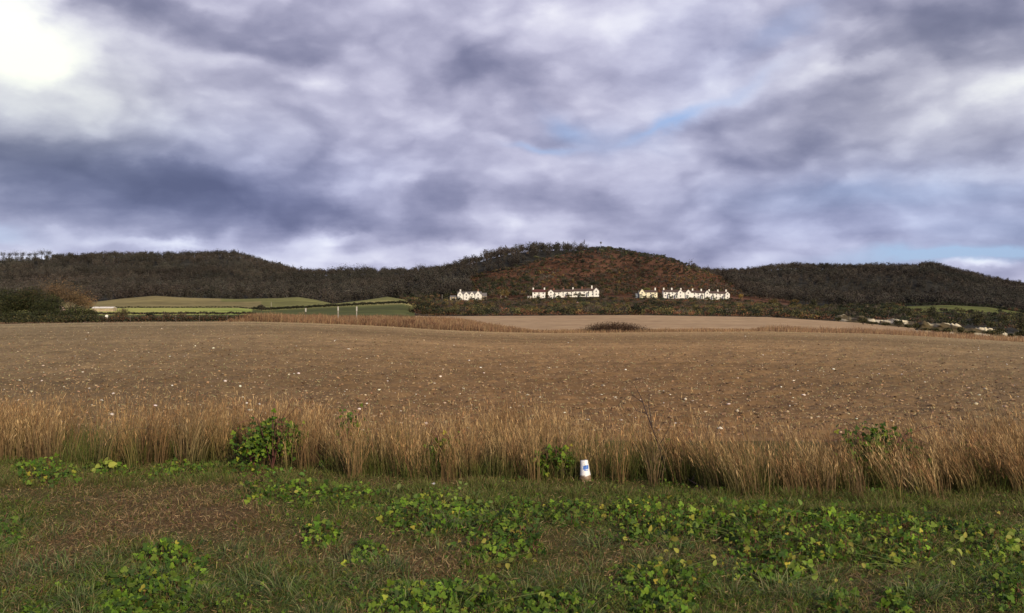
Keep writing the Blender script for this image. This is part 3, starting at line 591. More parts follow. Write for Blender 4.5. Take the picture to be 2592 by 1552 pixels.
# ================================================================== HOUSES
def gable_wall(mb, x0, x1, y0, y1, h, hr, zb=-1.5):      # ridge along x
    ym = (y0 + y1) / 2
    mb.prism([(x0,y0,zb),(x0,y0,h),(x0,ym,hr),(x0,y1,h),(x0,y1,zb)], 0, (x1 - x0, 0, 0))
def front_gable(mb, xc, w, y0, y1, h, hr, zb=-1.5):
    mb.prism([(xc-w/2,y0,zb),(xc+w/2,y0,zb),(xc+w/2,y0,h),(xc,y0,hr),(xc-w/2,y0,h)], 0, (0, y1 - y0, 0))
def slab(mb, a, b, off, t=.16):                          # sloping slab from line a->a+off to b->b+off
    a = np.array(a, float); b = np.array(b, float); off = np.array(off, float); up = np.array([0, 0, t])
    mb.prism([a + up * .1, b + up * .1, b + up, a + up], 0, off)
def cottage(name, px0, px1, D, wh, rh, dep, gables, chims, label, wallm=M_WHITE, roofm=M_ROOFB, group=None, wins=None, porch=True, rz=0, chm=M_WHITE, zb=0):
    q = P((px0 + px1) / 2, D); W = (px1 - px0) / F * D; x0, x1 = -W / 2, W / 2
    root = empty(name, (q.x, q.y, q.z + zb), rz); meta(root, label, 'house' if rh > 4.5 else 'outbuilding', group)
    hr = rh; mb = MB(); gable_wall(mb, x0, x1, 0, dep, wh, hr); mb.obj('wall', wallm, root)
    rf = MB(); ov = .3; sl = (hr - wh) / (dep / 2)
    slab(rf, (x0 - .05, -ov, wh - sl * ov), (x0 - .05, dep / 2, hr), (W + .1, 0, 0)); slab(rf, (x0 - .05, dep + ov, wh - sl * ov), (x0 - .05, dep / 2, hr), (W + .1, 0, 0))
    roof = rf.obj('roof', roofm, root)
    for gx, gw, gh in gables:
        g = MB(); front_gable(g, gx, gw, -.9, dep * .45, wh - .02, gh); go = g.obj('gable', wallm, root)
        r2 = MB(); s2 = (gh - wh) / (gw / 2); e = .25
        slab(r2, (gx - gw / 2 - e, -1.1, wh - s2 * e), (gx, -1.1, gh), (0, dep * .5 + 1.1, 0)); slab(r2, (gx + gw / 2 + e, -1.1, wh - s2 * e), (gx, -1.1, gh), (0, dep * .5 + 1.1, 0)); r2.obj('gable_roof', roofm, go)
    for cpx, ch, brick in chims:
        cx = (cpx - (px0 + px1) / 2) / F * D; c = MB(); ch -= .35; c.quadbox(cx - .5, cx + .5, dep / 2 - .35, dep / 2 + .35, hr - 1.2, ch); c.quadbox(cx - .58, cx + .58, dep / 2 - .43, dep / 2 + .43, ch, ch + .12)
        co = c.obj('chimney', M_BRICK if brick else chm, roof)
        for k in (-.25, .25):
            p = MB(); p.tube([(cx + k, dep / 2, ch + .12), (cx + k, dep / 2, ch + .45)], [.13, .10], 6); p.obj('chimney_pot', M_BRICK, roof)
    def window(x, z, w=.9, h=1.1, y=0.0):
        f = MB(); y -= .03; a = .07
        for (u0, u1, v0, v1) in ((x-w/2-a, x+w/2+a, z-a, z), (x-w/2-a, x+w/2+a, z+h, z+h+a), (x-w/2-a, x-w/2, z, z+h), (x+w/2, x+w/2+a, z, z+h), (x-.03, x+.03, z, z+h)): f.quadbox(u0, u1, y, y + .06, v0, v1)
        wo = f.obj('window', M_WHITE, root); g = MB(); g.quadbox(x-w/2, x+w/2, y + .012, y + .05, z, z+h); g.obj('pane', M_GLASS, wo)
    two = wh > 3.8
    if wins is None:
        wins = []; k = max(2, int(W / 2.6)); 
        for i in range(k):
            x = x0 + W * (i + .5) / k
            gg = [g for g in gables if abs(x - g[0]) < g[1] / 2 + .5]
            if not gg: wins.append((x, .9, 0.0)); 
            if two and not gg: wins.append((x, wh - 1.55, 0.0))
        for g in gables:
            if g[2] - wh > .8: wins.append((g[0], wh - .9, -.9)); wins.append((g[0], .9, -.9))
    for (x, z, y) in wins: window(x, z, .9, 1.1, y)
    if porch:
        x = x0 + W * .5 if not any(abs(g[0]) < g[1] / 2 + .8 for g in gables) else x0 + W * .02 + 1.1
        d = MB(); d.quadbox(x - .45, x + .45, -1.64, -1.58, 0, 2.0); do = d.obj('door', M_DOOR, root)
        w = MB(); w.quadbox(x - .8, x + .8, -1.58, -.04, -1.2, 2.25); w.obj('porch', wallm, root)
        r3 = MB(); slab(r3, (x - .95, -1.8, 2.2), (x - .95, -.05, 2.7), (1.9, 0, 0)); r3.obj('porch_roof', roofm, root)
    return root
G1 = 'white cottages of the left pair'; G2 = 'cottages of the middle white terrace'; G3 = 'cottages of the long right-hand terrace'
cottage('cottage', 1158, 1188.5, 700, 4.2, 6.3, 6.5, [(-2.6,4.2,6.9),(2.3,4.2,6.3)], [(1165,8.4,False)], 'white double-gabled cottage, left of the pair at the far left', roofm=M_ROOFG, group=G1, zb=.3)
cottage('cottage', 1189.5, 1219, 702, 4.2, 6.3, 6.5, [(-2.9,3.4,6.2),(1.9,4.6,6.9)], [(1210,8.4,True)], 'white double-gabled cottage, right of the pair at the far left', roofm=M_ROOFG, group=G1, zb=.3)
cottage('lean_to', 1219.3, 1232, 703, 2.6, 5.0, 5.5, [], [], 'grey-roofed wing at the right end of the left cottages', wallm=M_STONEWALL, roofm=M_ROOFG, porch=False, zb=.3)
cottage('stone_shed', 1139, 1155, 700, 2.4, 3.2, 4, [], [], 'tan stone shed at the left of the left cottages', wallm=M_STONEWALL, roofm=M_ROOFG, porch=False, zb=.3)
cottage('detached_house', 1348, 1380.5, 700, 4.9, 6.9, 6, [], [(1350,8.6,False),(1378.5,8.6,False)], 'white detached house with a dark red roof between two end chimneys', roofm=M_ROOFR)
cottage('white_outbuilding', 1335, 1345.5, 698, 1.9, 2.6, 3, [], [], 'small white outbuilding left of the detached house', porch=False, wins=[(0,.5,0)])
t2 = [(1388,1420,[(-3.0,4.4,6.2)],[(1402.5,7.6,True)],'leftmost cottage of the middle white terrace, with a front gable'),(1420,1452,[],[(1427,7.4,True),(1451,7.8,False)],'second cottage from the left in the middle white terrace'),(1452,1484,[],[(1474,8.0,True)],'third cottage from the left in the middle white terrace'),(1484,1516,[(2.8,4.4,6.6)],[(1499,8.6,False)],'rightmost cottage of the middle terrace, with gable and big white chimney')]
for i, (a, b, g, c, l) in enumerate(t2): cottage('cottage', a + .1, b - .1, 700 + .03 * i, 4.2, 6.0, 6, g, c, l, roofm=M_ROOFB, group=G2, zb=.2 + .1 * i)
cottage('cottage', 1618, 1641, 700, 4.0, 5.6, 6, [(-1.4,4.2,6.7)], [], 'cream gabled cottage, leftmost of the right-hand group', wallm=M_CREAM, group=G3, zb=.4)
cottage('cottage', 1641.2, 1664, 700, 4.2, 5.8, 6, [], [(1660,8.0,False)], 'cream cottage with one end chimney beside the cream gable', wallm=M_CREAM, group=G3, zb=.4)
cottage('shed', 1609, 1616.5, 701, 2.4, 3.0, 3, [], [], 'small grey shed left of the cream gabled cottage', wallm=mat_flat('grey_boards', (.22,.25,.28), .8, .1), roofm=M_ROOFG, porch=False, wins=[], zb=.4)
ch3 = [1681.5,1702,1725,1755,1777,1797,1819,1840]; gb = [(1722,4.2,6.5),(1742,4.6,6.9),(1789.5,3.6,6.6),(1841,3.4,6.0)]
for i in range(6):
    a = 1679.5 + 27.75 * i; b = a + 27.75; mid = (a + b) / 2
    gg = [((g - mid) / F * 700, w, h) for g, w, h in gb if a <= g < b]; cc = [(c, 8.0, False) for c in ch3 if a + .5 <= c < b + .5]
    cottage('cottage', a + .1, b - .1, 700 + .04 * i, 4.5, 6.1, 6, gg, cc, f'white cottage, {nth(i, 6)} in the long right-hand terrace' + (' with a front gable' if gg else ''), roofm=M_ROOFB, group=G3, zb=.5)
# pale gable and shed behind the left hedge
cottage('farm_shed', 233, 286, 330, .75, 1.15, 3, [], [], 'low pale shed with a whitish roof beside the left meadow', wallm=M_STONEWALL, roofm=mat_flat('pale_sheet_roof', (.62,.58,.52), .6, .15, 1), porch=False, wins=[], zb=.45)
cottage('pale_house', 124, 142, 190, 2.0, 3.2, 4, [], [], 'pinkish pale house half hidden behind the left bushes', wallm=mat_flat('pink_render', (.46,.32,.25), .8, .15), roofm=M_ROOFB, porch=False, zb=0, wins=[(0,1.5,0)])

# small things around the houses
def cyl_thing(name, px, D, r, h, mat, label, catg):
    q = P(px, D); root = empty(name, q); mb = MB(); prof = [(r*.92,0),(r,.08*h),(r,.8*h),(r*.75,.95*h),(r*.3,h)]
    mb.tube([(0,0,z) for _, z in prof], [a for a, _ in prof], 14); mb.obj('tank', mat, root, True); l = MB(); l.tube([(0,0,h*.99),(0,0,h*1.08)], r*.3, 10); l.obj('lid', M_METAL, root); return meta(root, label, catg)
cyl_thing('water_tank', 1397.5, 664, .75, 1.5, M_WHITE, 'small round white tank in the scrub below the middle terrace', 'tank')
cyl_thing('water_tank', 1409, 664, .55, 1.2, mat_flat('yellow_green_paint', (.55,.62,.18), .5, .05), 'small round yellow-green tank in the scrub below the middle terrace', 'tank')
cyl_thing('water_tank', 1462, 560, .7, 1.3, mat_flat('dull_pink_paint', (.42,.34,.33), .6, .1), 'dull greyish pink tank low in the scrub right of centre', 'tank')
for px, D, h, r, lab in [(1119,700,4.6,.16,'grey pole standing in the trees left of the stone shed'), (686.5,400,3.2,.10,'thin pale pole on the meadow left of the pale-topped posts')]:
    mb = MB(); mb.tube([(0,0,-.5),(0,0,h)], [r, r * .8], 8); root = empty('pole', P(px, D)); mb.obj('shaft', M_PALEBARK, root); c = MB(); c.tube([(0,0,h),(0,0,h+.08)], r*1.2, 8); c.obj('cap', M_METAL, root); meta(root, lab, 'pole')
# hilltop mast
root = empty('mast', P(1521, 1048)); mb = MB(); mb.tube([(0,0,-1),(0,0,8.2)], [.22,.16], 8); mb.obj('shaft', M_METAL, root)
mb = MB(); mb.tube([(0,0,6.2),(0,0,6.5),(0,0,8.4),(0,0,8.7)], [.4,1.0,1.0,.5], 10); mb.obj('antenna', M_METAL, root); mb = MB(); mb.tube([(-1.7,0,7.6),(1.7,0,7.6)], .14, 6); mb.obj('crossbar', M_METAL, root)
meta(root, 'thin dark mast with a small head standing alone on the rounded hilltop', 'mast')
M_TOP = mat_flat('pale_weathered_top', (.42,.40,.35), .8, .2, 5)
# tall posts in front of the climbing hedge
for px, D, top, lab in [(774,127,780,'tallest pale-topped post, leftmost of three by the hollow'), (856,131,776,'middle one of three pale-topped posts'), (903,134,776,'rightmost of three pale-topped posts')]:
    q = P(px, D); h = H - (top - CY) / F * D - q.z; root = empty('post', q); r = .075
    mb = MB(); mb.quadbox(-r*.8, r*.8, -r*.8, r*.8, -.3, h * .78); mb.obj('shaft', M_BARK if px == 774 else M_WOOD, root); mb = MB(); mb.quadbox(-r*1.2, r*1.2, -r, r, h*.78, h); mb.obj('pale_top', M_TOP, root); meta(root, lab, 'post', 'pale-topped posts')
fp = [(575,0),(330,0),(445,0),(505,0)]
fp = sorted(p for p, _ in fp)
for i, p in enumerate(fp):
    q = P(p, 119.5); root = empty('fence_post', q); mb = MB(); mb.quadbox(-.04,.04,-.04,.04,-.2,1.0); mb.obj('shaft', M_BARK, root); mb = MB(); mb.quadbox(-.05,.05,-.05,.05,1.0,1.03); mb.obj('cap', M_WOOD, root)
    meta(root, f'thin grey fence post, {nth(i, len(fp))} in the reddish left hedge', 'fence post', 'fence posts in the left hedge')
# white board by the left bushes
q = P(270, 124); root = empty('white_board', q, .2); mb = MB(); mb.quadbox(-.18,.18,-.02,.02,.5,1.3); mb.obj('panel', M_WHITE, root); mb = MB(); mb.quadbox(-.05,.05,.022,.09,-.2,1.4); mb.obj('stake', M_WOOD, root)
meta(root, 'small white upright board at the foot of the pale shed', 'board')

# ================================================================== FOREGROUND PLANTS
def blades(B, hh, lean, w, c0, c1, S=4, droop=.35):
    """ribbons rooted at B; lean = horizontal offset at tip relative to height"""
    n = len(B); t = np.linspace(0, 1, S + 1)[None, :]; ang = R.uniform(0, np.pi, n); side = np.stack([np.cos(ang), np.sin(ang), np.zeros(n)], 1)
    off = lean[:, None, :] * hh[:, None, None] * (t ** 1.7)[..., None]
    L = np.linalg.norm(lean, axis=1)[:, None]; z = hh[:, None] * (t - droop * np.clip(L, 0, 1.5) * t ** 3)
    Cn = np.stack([B[:, None, 0] + off[..., 0], B[:, None, 1] + off[..., 1], B[:, None, 2] + z], -1)
    wt = (w[:, None] * (1 - t ** 2 * .92) * .5)[..., None] * side[:, None, :]
    V = np.stack([Cn - wt, Cn + wt], 2).reshape(-1, 3)
    k = np.arange(S)[None, :, None] * 2 + np.array([0, 1, 3, 2])[None, None, :]; Fc = (k + (np.arange(n) * (S + 1) * 2)[:, None, None]).reshape(-1, 4)
    c = c0[:, None, :] + (c1 - c0)[:, None, :] * t[..., None]; C = np.repeat(c, 2, axis=1).reshape(-1, 3)
    return V, Fc, C
def rand_ground(n, y0, y1, pad=350):
    Y = y0 * (y1 / y0) ** R.uniform(0, 1, n); px = R.uniform(-pad, 2592 + pad, n); return (px - CX) / F * Y, Y, px
# verge grass
n = 420000; X, Y, px = rand_ground(n, 3.7, 9.6); g = greenness(X, Y); clump = fbm(X * 5, Y * 5, 91, 3)
keep = R.uniform(0, 1, n) < (.34 + .66 * g) * np.clip((clump - .2) * 2.2, .2, 1); X, Y, g, clump = X[keep], Y[keep], g[keep], clump[keep]; n = len(X)
hh = R.uniform(.015, .07, n) * (.5 + 1.0 * clump) ; lean = R.normal(0, .85, (n, 2)) + np.array([.15, -.1])
c0 = palette(n, [(.045,.060,.010),(.06,.07,.012)], .3); c1 = palette(n, [(.12,.20,.02),(.18,.25,.03),(.26,.28,.05),(.06,.12,.014)], .4)  # blade tips brightened: sunlit tips put into the grass colour
dry = R.uniform(0, 1, n) > .22 + .62 * g; c1[dry] = palette(dry.sum(), [(.44,.31,.15),(.27,.17,.07),(.16,.09,.04)], .35); c0[dry] = c1[dry] * .7
B = np.stack([X, Y, ground_z(X, Y) - .003], 1)
V, Fc, C = blades(B, hh, lean, R.uniform(.0025, .005, n), c0, c1, 3)
meta(mesh_obj('short_grass', V, Fc, M_GRASS, C), 'short green grass of the verge nearest the camera', 'grass', kind='stuff')
# thatch: dead stalks lying flat
n = 170000; X, Y, px = rand_ground(n, 3.7, 9.8); g = greenness(X, Y); keep = R.uniform(0, 1, n) < 1.05 - .75 * g; X, Y, g = X[keep], Y[keep], g[keep]; n = len(X)
a = R.normal(0, 1.2, n) + np.where(R.uniform(0,1,n) < .5, 0, np.pi); ln = R.uniform(.012, .055, n); d = np.stack([np.cos(a) * ln, np.sin(a) * ln, R.normal(.1, .35, n) * ln], 1)
M0 = np.stack([X, Y, ground_z(X, Y) + R.uniform(.003, .028, n)], 1); w = R.uniform(.0009, .0020, n)[:, None] * np.stack([-np.sin(a), np.cos(a), R.uniform(.3, 1.2, n)], 1)
V = np.stack([M0 - d * .5, M0 - w, M0 + d * .5, M0 + w], 1).reshape(-1, 3)
meta(mesh_obj('thatch', V, np.arange(4 * n).reshape(n, 4), M_STRAW, np.repeat(palette(n, [(.22,.14,.06),(.17,.10,.042),(.12,.07,.03),(.36,.26,.13),(.10,.09,.028),(.07,.07,.02)], .35), 4, 0)), 'brown dead grass stalks matted over the verge', 'dead grass', kind='stuff')

def tuft_mass(name, spots, per, rad, h0, h1, spread, w0, w1, ca, cb, label, kind='stuff', catg='grass', mat=M_GRASS):
    P0 = []; LN = []; HH = []
    for (x, y) in spots:
        m = int(per * random.uniform(.6, 1.3)); a = R.uniform(0, 6.28, m); r = rad * np.sqrt(R.uniform(0, 1, m)); P0.append(np.stack([x + r * np.cos(a), y + r * np.sin(a)], 1))
        LN.append(np.stack([np.cos(a), np.sin(a)], 1) * R.uniform(.1, spread, (m, 1)) + R.normal(0, .12, (m, 2))); HH.append(R.uniform(h0, h1, m) * random.uniform(.75, 1.15))
    P0 = np.concatenate(P0); LN = np.concatenate(LN); HH = np.concatenate(HH); m = len(P0); B = np.stack([P0[:,0], P0[:,1], ground_z(P0[:,0], P0[:,1]) - .005], 1)
    V, Fc, C = blades(B, HH, LN, R.uniform(w0, w1, m), palette(m, ca, .25), palette(m, cb, .3), 5)
    return meta(mesh_obj(name, V, Fc, mat, C), label, catg, kind=kind)
spots = []
for (cx, cy, rx, ry, k) in [(120,1500,180,60,26),(420,1500,200,50,22),(760,1490,160,60,26),(1000,1500,120,50,10),(560,1400,120,30,8),(880,1440,100,30,8),(2000,1500,180,50,14),(1450,1500,200,40,14),(1100,1360,60,40,6),(1600,1400,100,40,8),(2350,1520,150,40,12),(1250,1330,200,60,8),(60,1380,80,40,8),(2500,1400,120,80,8)]:
    for _ in range(k): spots.append(near(cx + random.gauss(0, rx * .6), min(1640, cy + random.gauss(0, ry * .7))))
tuft_mass('grass_tufts', spots, 46, .10, .05, .14, 1.7, .0025, .0055, [(.03,.055,.015)], [(.09,.17,.03),(.18,.25,.07),(.05,.10,.02),(.30,.33,.13),(.36,.29,.15)], 'longer arching green grass tufts dotted over the near verge', catg='grass tufts')
sp = []
for _ in range(620):
    px = random.uniform(-300, 2900); yb = np.interp(px, [0, 590, 1087, 1892, 2592], [1190, 1175, 1228, 1272, 1262]); sp.append(near(px, yb + random.uniform(-14, 50)))
tuft_mass('grass_fringe', sp, 44, .10, .04, .12, 1.0, .0025, .0045, [(.05,.06,.012),(.07,.06,.02)], [(.13,.18,.03),(.10,.15,.02),(.18,.20,.04),(.28,.20,.09)], 'mixed green and straw grass at the foot of the tall dry grass', catg='grass')

# tall dry grass
FRONT = lambda px: np.interp(px, [-400,0,345,590,762,1087,1500,1655,1892,2176,2592,3000], [1180,1178,1176,1164,1196,1216,1221,1226,1262,1250,1252,1250])
def tall():
    P0 = []; LN = []; HH = []; CA = []; CB = []; W = []
    for _ in range(1330):
        px = random.uniform(-380, 2980); yf = H * F / (FRONT(px) + 34 * (float(fbm(np.array([px * .012]), np.array([3.3]), 103, 3)[0]) - .5) + (random.expovariate(1) * 7 if random.random() < .25 else 0) - CY); t = random.random() ** 1.4; y = yf + .03 + 1.8 * t; x = (px - CX) / F * y
        dens = float(fbm(np.array([x * .9]), np.array([y * .9]), 101, 2)[0]); m = int(24 * max(.10, -.6 + 2.7 * dens)); 
        a = R.uniform(0, 6.28, m); r = .07 * np.sqrt(R.uniform(0, 1, m)); P0.append(np.stack([x + r * np.cos(a), y + r * np.sin(a)], 1))
        lx = np.interp(px, [0, 600, 1400, 2000, 2592], [.10, .02, -.04, -.22, -.30]); tl = (random.gauss(lx, .10), random.gauss(0, .08))
        LN.append(R.normal(0, .13, (m, 2)) + np.array(tl) + np.stack([np.cos(a), np.sin(a)], 1) * .1)
        hs = float(np.interp(px, [0, 700, 1400, 2200, 2592], [.66, .58, .54, .50, .54])); hv = .62 + .7 * float(fbm(np.array([x * 1.3]), np.array([y * 1.3]), 102, 3)[0]); HH.append(R.uniform(.45, 1.15, m) ** .8 * hs * hv * random.uniform(.8, 1.1) * np.where(R.uniform(0, 1, m) < .06, 1.2, 1))
        k = random.random(); base = np.array([(.33,.19,.08),(.42,.27,.12),(.26,.14,.06),(.48,.33,.16)][int(k * 4)])
        gr = np.array([.085,.095,.020]) if random.random() < .5 else np.array([.15,.095,.04])
        tb = random.uniform(.55, 1.2); CA.append(np.clip(gr * tb * R.uniform(.5, 1.3, (m, 1)), 0, 1)); CB.append(np.clip(base * tb * R.uniform(.5, 1.45, (m, 1)), 0, 1)); W.append(R.uniform(.0024, .0056, m))
    P0 = np.concatenate(P0); LN = np.concatenate(LN); HH = np.concatenate(HH); CA = np.concatenate(CA); CB = np.concatenate(CB); W = np.concatenate(W); m = len(P0)
    B = np.stack([P0[:,0], P0[:,1], ground_z(P0[:,0], P0[:,1]) - .01], 1)
    A = blades(B, HH, LN, W, CA, CB, 6, .25)
    # seed heads: small flakes at the tips
    k = R.uniform(0, 1, m) < .55; Tp = np.stack([B[k,0] + LN[k,0] * HH[k], B[k,1] + LN[k,1] * HH[k], B[k,2] + HH[k] * (1 - .25 * np.clip(np.linalg.norm(LN[k], axis=1), 0, 1.5))], 1); q = k.sum()
    parts = [A]; up = np.zeros((q, 3)); up[:, 2] = 1; up[:, :2] = LN[k]
    for j in range(3):
        Cc = Tp - up * R.uniform(0, .10, (q, 1)) + R.normal(0, .004, (q, 3)); parts.append(flakes(Cc, .05, .09, np.clip(CB[k] * R.uniform(.8, 1.25, (q, 1)), 0, 1), up, .75))
    V, Fc, C = cat(parts); return meta(mesh_obj('tall_dry_grass', V, Fc, M_STRAW, C), 'band of knee-high tan dry grass between the verge and the field', 'dry grass', kind='stuff')
tall()
sp = []
for _ in range(1300):
    px = random.uniform(-380, 2980); y = H * F / (FRONT(px) - CY) + .05 + 1.3 * random.random() ** 1.5; x = (px - CX) / F * y
    if fbm(np.array([x * .8]), np.array([y * .8]), 105, 2)[0] > .34: sp.append((x, y))
tuft_mass('grass_undergrowth', sp, 26, .10, .12, .36, .6, .003, .0055, [(.05,.065,.014),(.08,.07,.024)], [(.11,.16,.022),(.14,.17,.03),(.22,.17,.06)], 'green grass growing low among the tall dry stems', catg='grass')

# bramble leaves -----------------------------------------------------------
def leaflet():
    xs_ = [0, .18, .42, .68, .88, 1.0]; wd = [.0, .30, .40, .33, .16, 0]
    V = []; 
    for x, w in zip(xs_, wd):
        z = -.10 * x * x
        V += [(x, 0, z), (x + .03, w, z + .10 * (w / .4)), (x + .03, -w, z + .10 * (w / .4))]
    Fq = []
    for i in range(5):
        a, b = 3 * i, 3 * (i + 1); Fq += [(a, b, b + 1, a + 1), (a, a + 2, b + 2, b)]
    V = np.array(V, float); V[1::3, 0] += np.array([0, .02, -.03, .03, -.02, 0]); V[2::3, 0] += np.array([0, -.02, .03, -.02, .02, 0])
    return V, np.array(Fq)
LV, LF = leaflet()
def rotz(V, a): c, s = math.cos(a), math.sin(a); return np.stack([V[:,0]*c - V[:,1]*s, V[:,0]*s + V[:,1]*c, V[:,2]], 1)
TRI_V = np.concatenate([LV * .62 + np.array([.25,0,0]), rotz(LV * .5, 1.25) + np.array([.2,0,0]), rotz(LV * .5, -1.25) + np.array([.2,0,0])]); TRI_F = np.concatenate([LF, LF + len(LV), LF + 2 * len(LV)])
def leaf_cloud(Pn, size, tilt, cols, V0=TRI_V, F0=TRI_F, face=(0, -.5, .85)):
    n = len(Pn); nz = randunit(n) * tilt + np.array(face); nz /= np.linalg.norm(nz, axis=1, keepdims=True)
    ax = np.cross(nz, randunit(n)); ax /= np.linalg.norm(ax, axis=1, keepdims=True); ay = np.cross(nz, ax)
    Q = V0[None] * size[:, None, None]
    V = Pn[:, None] + Q[..., 0:1] * ax[:, None] + Q[..., 1:2] * ay[:, None] + Q[..., 2:3] * nz[:, None]
    Fc = (F0[None] + (np.arange(n) * len(V0))[:, None, None]).reshape(-1, 4); return V.reshape(-1, 3), Fc, np.repeat(cols, len(V0), 0)
GL = [(.075,.145,.012),(.105,.19,.013),(.042,.09,.010),(.16,.26,.020),(.055,.115,.012),(.13,.19,.02)]; YL = [(.26,.29,.03),(.20,.26,.03),(.36,.31,.04),(.16,.25,.025)]
def leaf_colors(n, fy, dark=1.0):
    c = palette(n, GL, .35) * dark * .78; k = R.uniform(0, 1, n) < fy; c[k] = palette(k.sum(), YL, .3) * .85; return c
def ground_leaves(zones, name, label, kind=None, root=None, catg=None):
    PP = []; CC = []; SS = []
    for (x0, x1, y0, y1, dens, fy, hgt) in zones:
        k = int((x1 - x0) * (y1 - y0) * dens / 40)
        px = R.uniform(x0, x1, k * 2); py = R.uniform(y0, y1, k * 2); u = (px - (x0 + x1) / 2) / ((x1 - x0) / 2); v = (py - (y0 + y1) / 2) / ((y1 - y0) / 2)
        Yv = H * F / (py - CY); Xv = (px - CX) / F * Yv; keep = (u * u + v * v + (fbm(Xv * 3.5, Yv * 3.5, 111, 3) - .5) * 3.2) < R.uniform(.15, 1.45, k * 2); X_, Y_ = Xv[keep], Yv[keep]; m = len(X_)
        rim = (1 - np.clip((u * u + v * v)[keep], 0, 1))
        zz = ground_z(X_, Y_) + R.uniform(.01, 1, m) * hgt * .85 * (.3 + .7 * rim) * (.5 + fbm(X_ * 6, Y_ * 6, 112, 2))
        PP.append(np.stack([X_, Y_, zz], 1)); CC.append(leaf_colors(m, fy) * (.45 + 1.1 * fbm(X_ * 2.2, Y_ * 2.2, 113, 3))[:, None]); SS.append(.014 + .046 * R.uniform(0, 1, m) ** 1.6)
    Pn = np.concatenate(PP); Cn = np.concatenate(CC); Sn = np.concatenate(SS)
    lv = leaf_cloud(Pn, Sn, .95, Cn)
    # petioles
    m = len(Pn); g = ground_z(Pn[:,0], Pn[:,1]); B = Pn.copy(); B[:,2] = g; B[:, :2] += R.normal(0, .02, (m, 2)); dd = np.array([.0012, 0, 0])
    st = (np.stack([B - dd, B + dd, Pn + dd * .7, Pn - dd * .7], 1).reshape(-1, 3), np.arange(4 * m).reshape(m, 4), np.repeat(palette(m, [(.08,.10,.03),(.16,.06,.04)], .2), 4, 0))
    if root is None:
        V, Fc, C = cat([lv, st]); return meta(mesh_obj(name, V, Fc, M_LEAF, C), label, catg, kind=kind)
    V, Fc, C = cat([lv, st]); mesh_obj('foliage', V, Fc, M_LEAF, C, root)
band = [(600,860,1206,1290,1,.07,.10),(820,1000,1226,1310,1,.06,.10),(960,1210,1240,1380,1.1,.12,.12),(1150,1310,1290,1440,1,.08,.10),(1240,1390,1262,1425,1,.08,.12),(1370,1530,1275,1362,1.1,.08,.12),(1500,1800,1262,1400,1.1,.10,.13),(1690,1960,1280,1370,.8,.10,.10),(1830,2070,1285,1480,1,.16,.13),(2040,2190,1300,1440,.9,.14,.12),(2160,2420,1300,1450,1.1,.16,.13),(2380,2620,1320,1470,.9,.16,.12)]
ground_leaves(band, 'bramble_leaves', 'long band of green bramble leaves running across the verge', 'stuff', catg='bramble leaves')
ground_leaves([(-40,70,1300,1400,.6,.02,.07),(864,1300,1470,1600,.8,.05,.08),(1250,1520,1505,1600,.8,.05,.08),(1550,1830,1425,1530,.55,.08,.08),(1590,1780,1500,1600,.8,.04,.08),(2070,2180,1500,1600,.7,.1,.09),(2230,2320,1500,1600,.8,.08,.09),(2480,2650,1440,1600,.8,.08,.1),(200,480,1510,1600,.7,.03,.07),(50,150,1520,1600,.7,.02,.05)], 'clover_leaves', 'scattered low green leaves along the bottom of the picture', 'stuff', catg='leaf litter')
for zones, lab in [
  ([(30,200,1170,1240,1.3,.12,.16)], 'dark bramble clump at the far left below the tall dry grass'),
  ([(195,350,1176,1216,1.1,.05,.10)], 'low bramble clump under the bright yellow-green leaves at the left'),
  ([(350,575,1142,1215,1.2,.03,.08)], 'flat dark green leafy patch left of the bramble bush in the grass'),
  ([(560,700,1165,1215,1.2,.03,.10)], 'leafy patch at the foot of the bramble bush in the tall grass'),
  ([(760,865,1330,1410,1.1,.12,.10)], 'small isolated bramble clump with yellow leaves on top, left of centre'),
  ([(875,985,1385,1440,1.0,.14,.09)], 'small isolated bramble clump right of and below the yellow-topped one'),
  ([(340,530,1390,1470,1.2,.03,.12)], 'round green leafy mound near the bottom left'),
  ([(240,520,1455,1560,1.0,.05,.10)], 'dark leafy patch below the green mound at the bottom left'),
  ([(1800,1920,1226,1262,1.2,.03,.06)], 'low green patch at the foot of the tall grass right of the cup'),
  ([(2180,2330,1225,1265,.9,.03,.06)], 'low green patch under the dark bush in the tall grass at the right')]:
    z = zones[0]; x, y = near((z[0] + z[1]) / 2, (z[2] + z[3]) / 2); root = empty('bramble_clump', (0, 0, 0)); ground_leaves(zones, '', '', root=root); meta(root, lab, 'bramble clump', 'separate bramble clumps on the verge')
# small leaves sprinkled through the turf
n = 26000; X, Y, px = rand_ground(n, 3.8, 9.2, 250); g = greenness(X, Y); k = R.uniform(0, 1, n) < np.clip((g - .30) * 1.1 * (fbm(X * 2.5, Y * 2.5, 117, 3) * 2.6 - .75), .01, .8); X, Y = X[k], Y[k]; n = len(X)
v = leaf_cloud(np.stack([X, Y, ground_z(X, Y) + R.uniform(.008, .05, n)], 1), R.uniform(.010, .030, n), .8, leaf_colors(n, .05, .8))
meta(mesh_obj('turf_leaves', v[0], v[1], M_LEAF, v[2]), 'small weed leaves sprinkled through the short turf', 'weed leaves', kind='stuff')
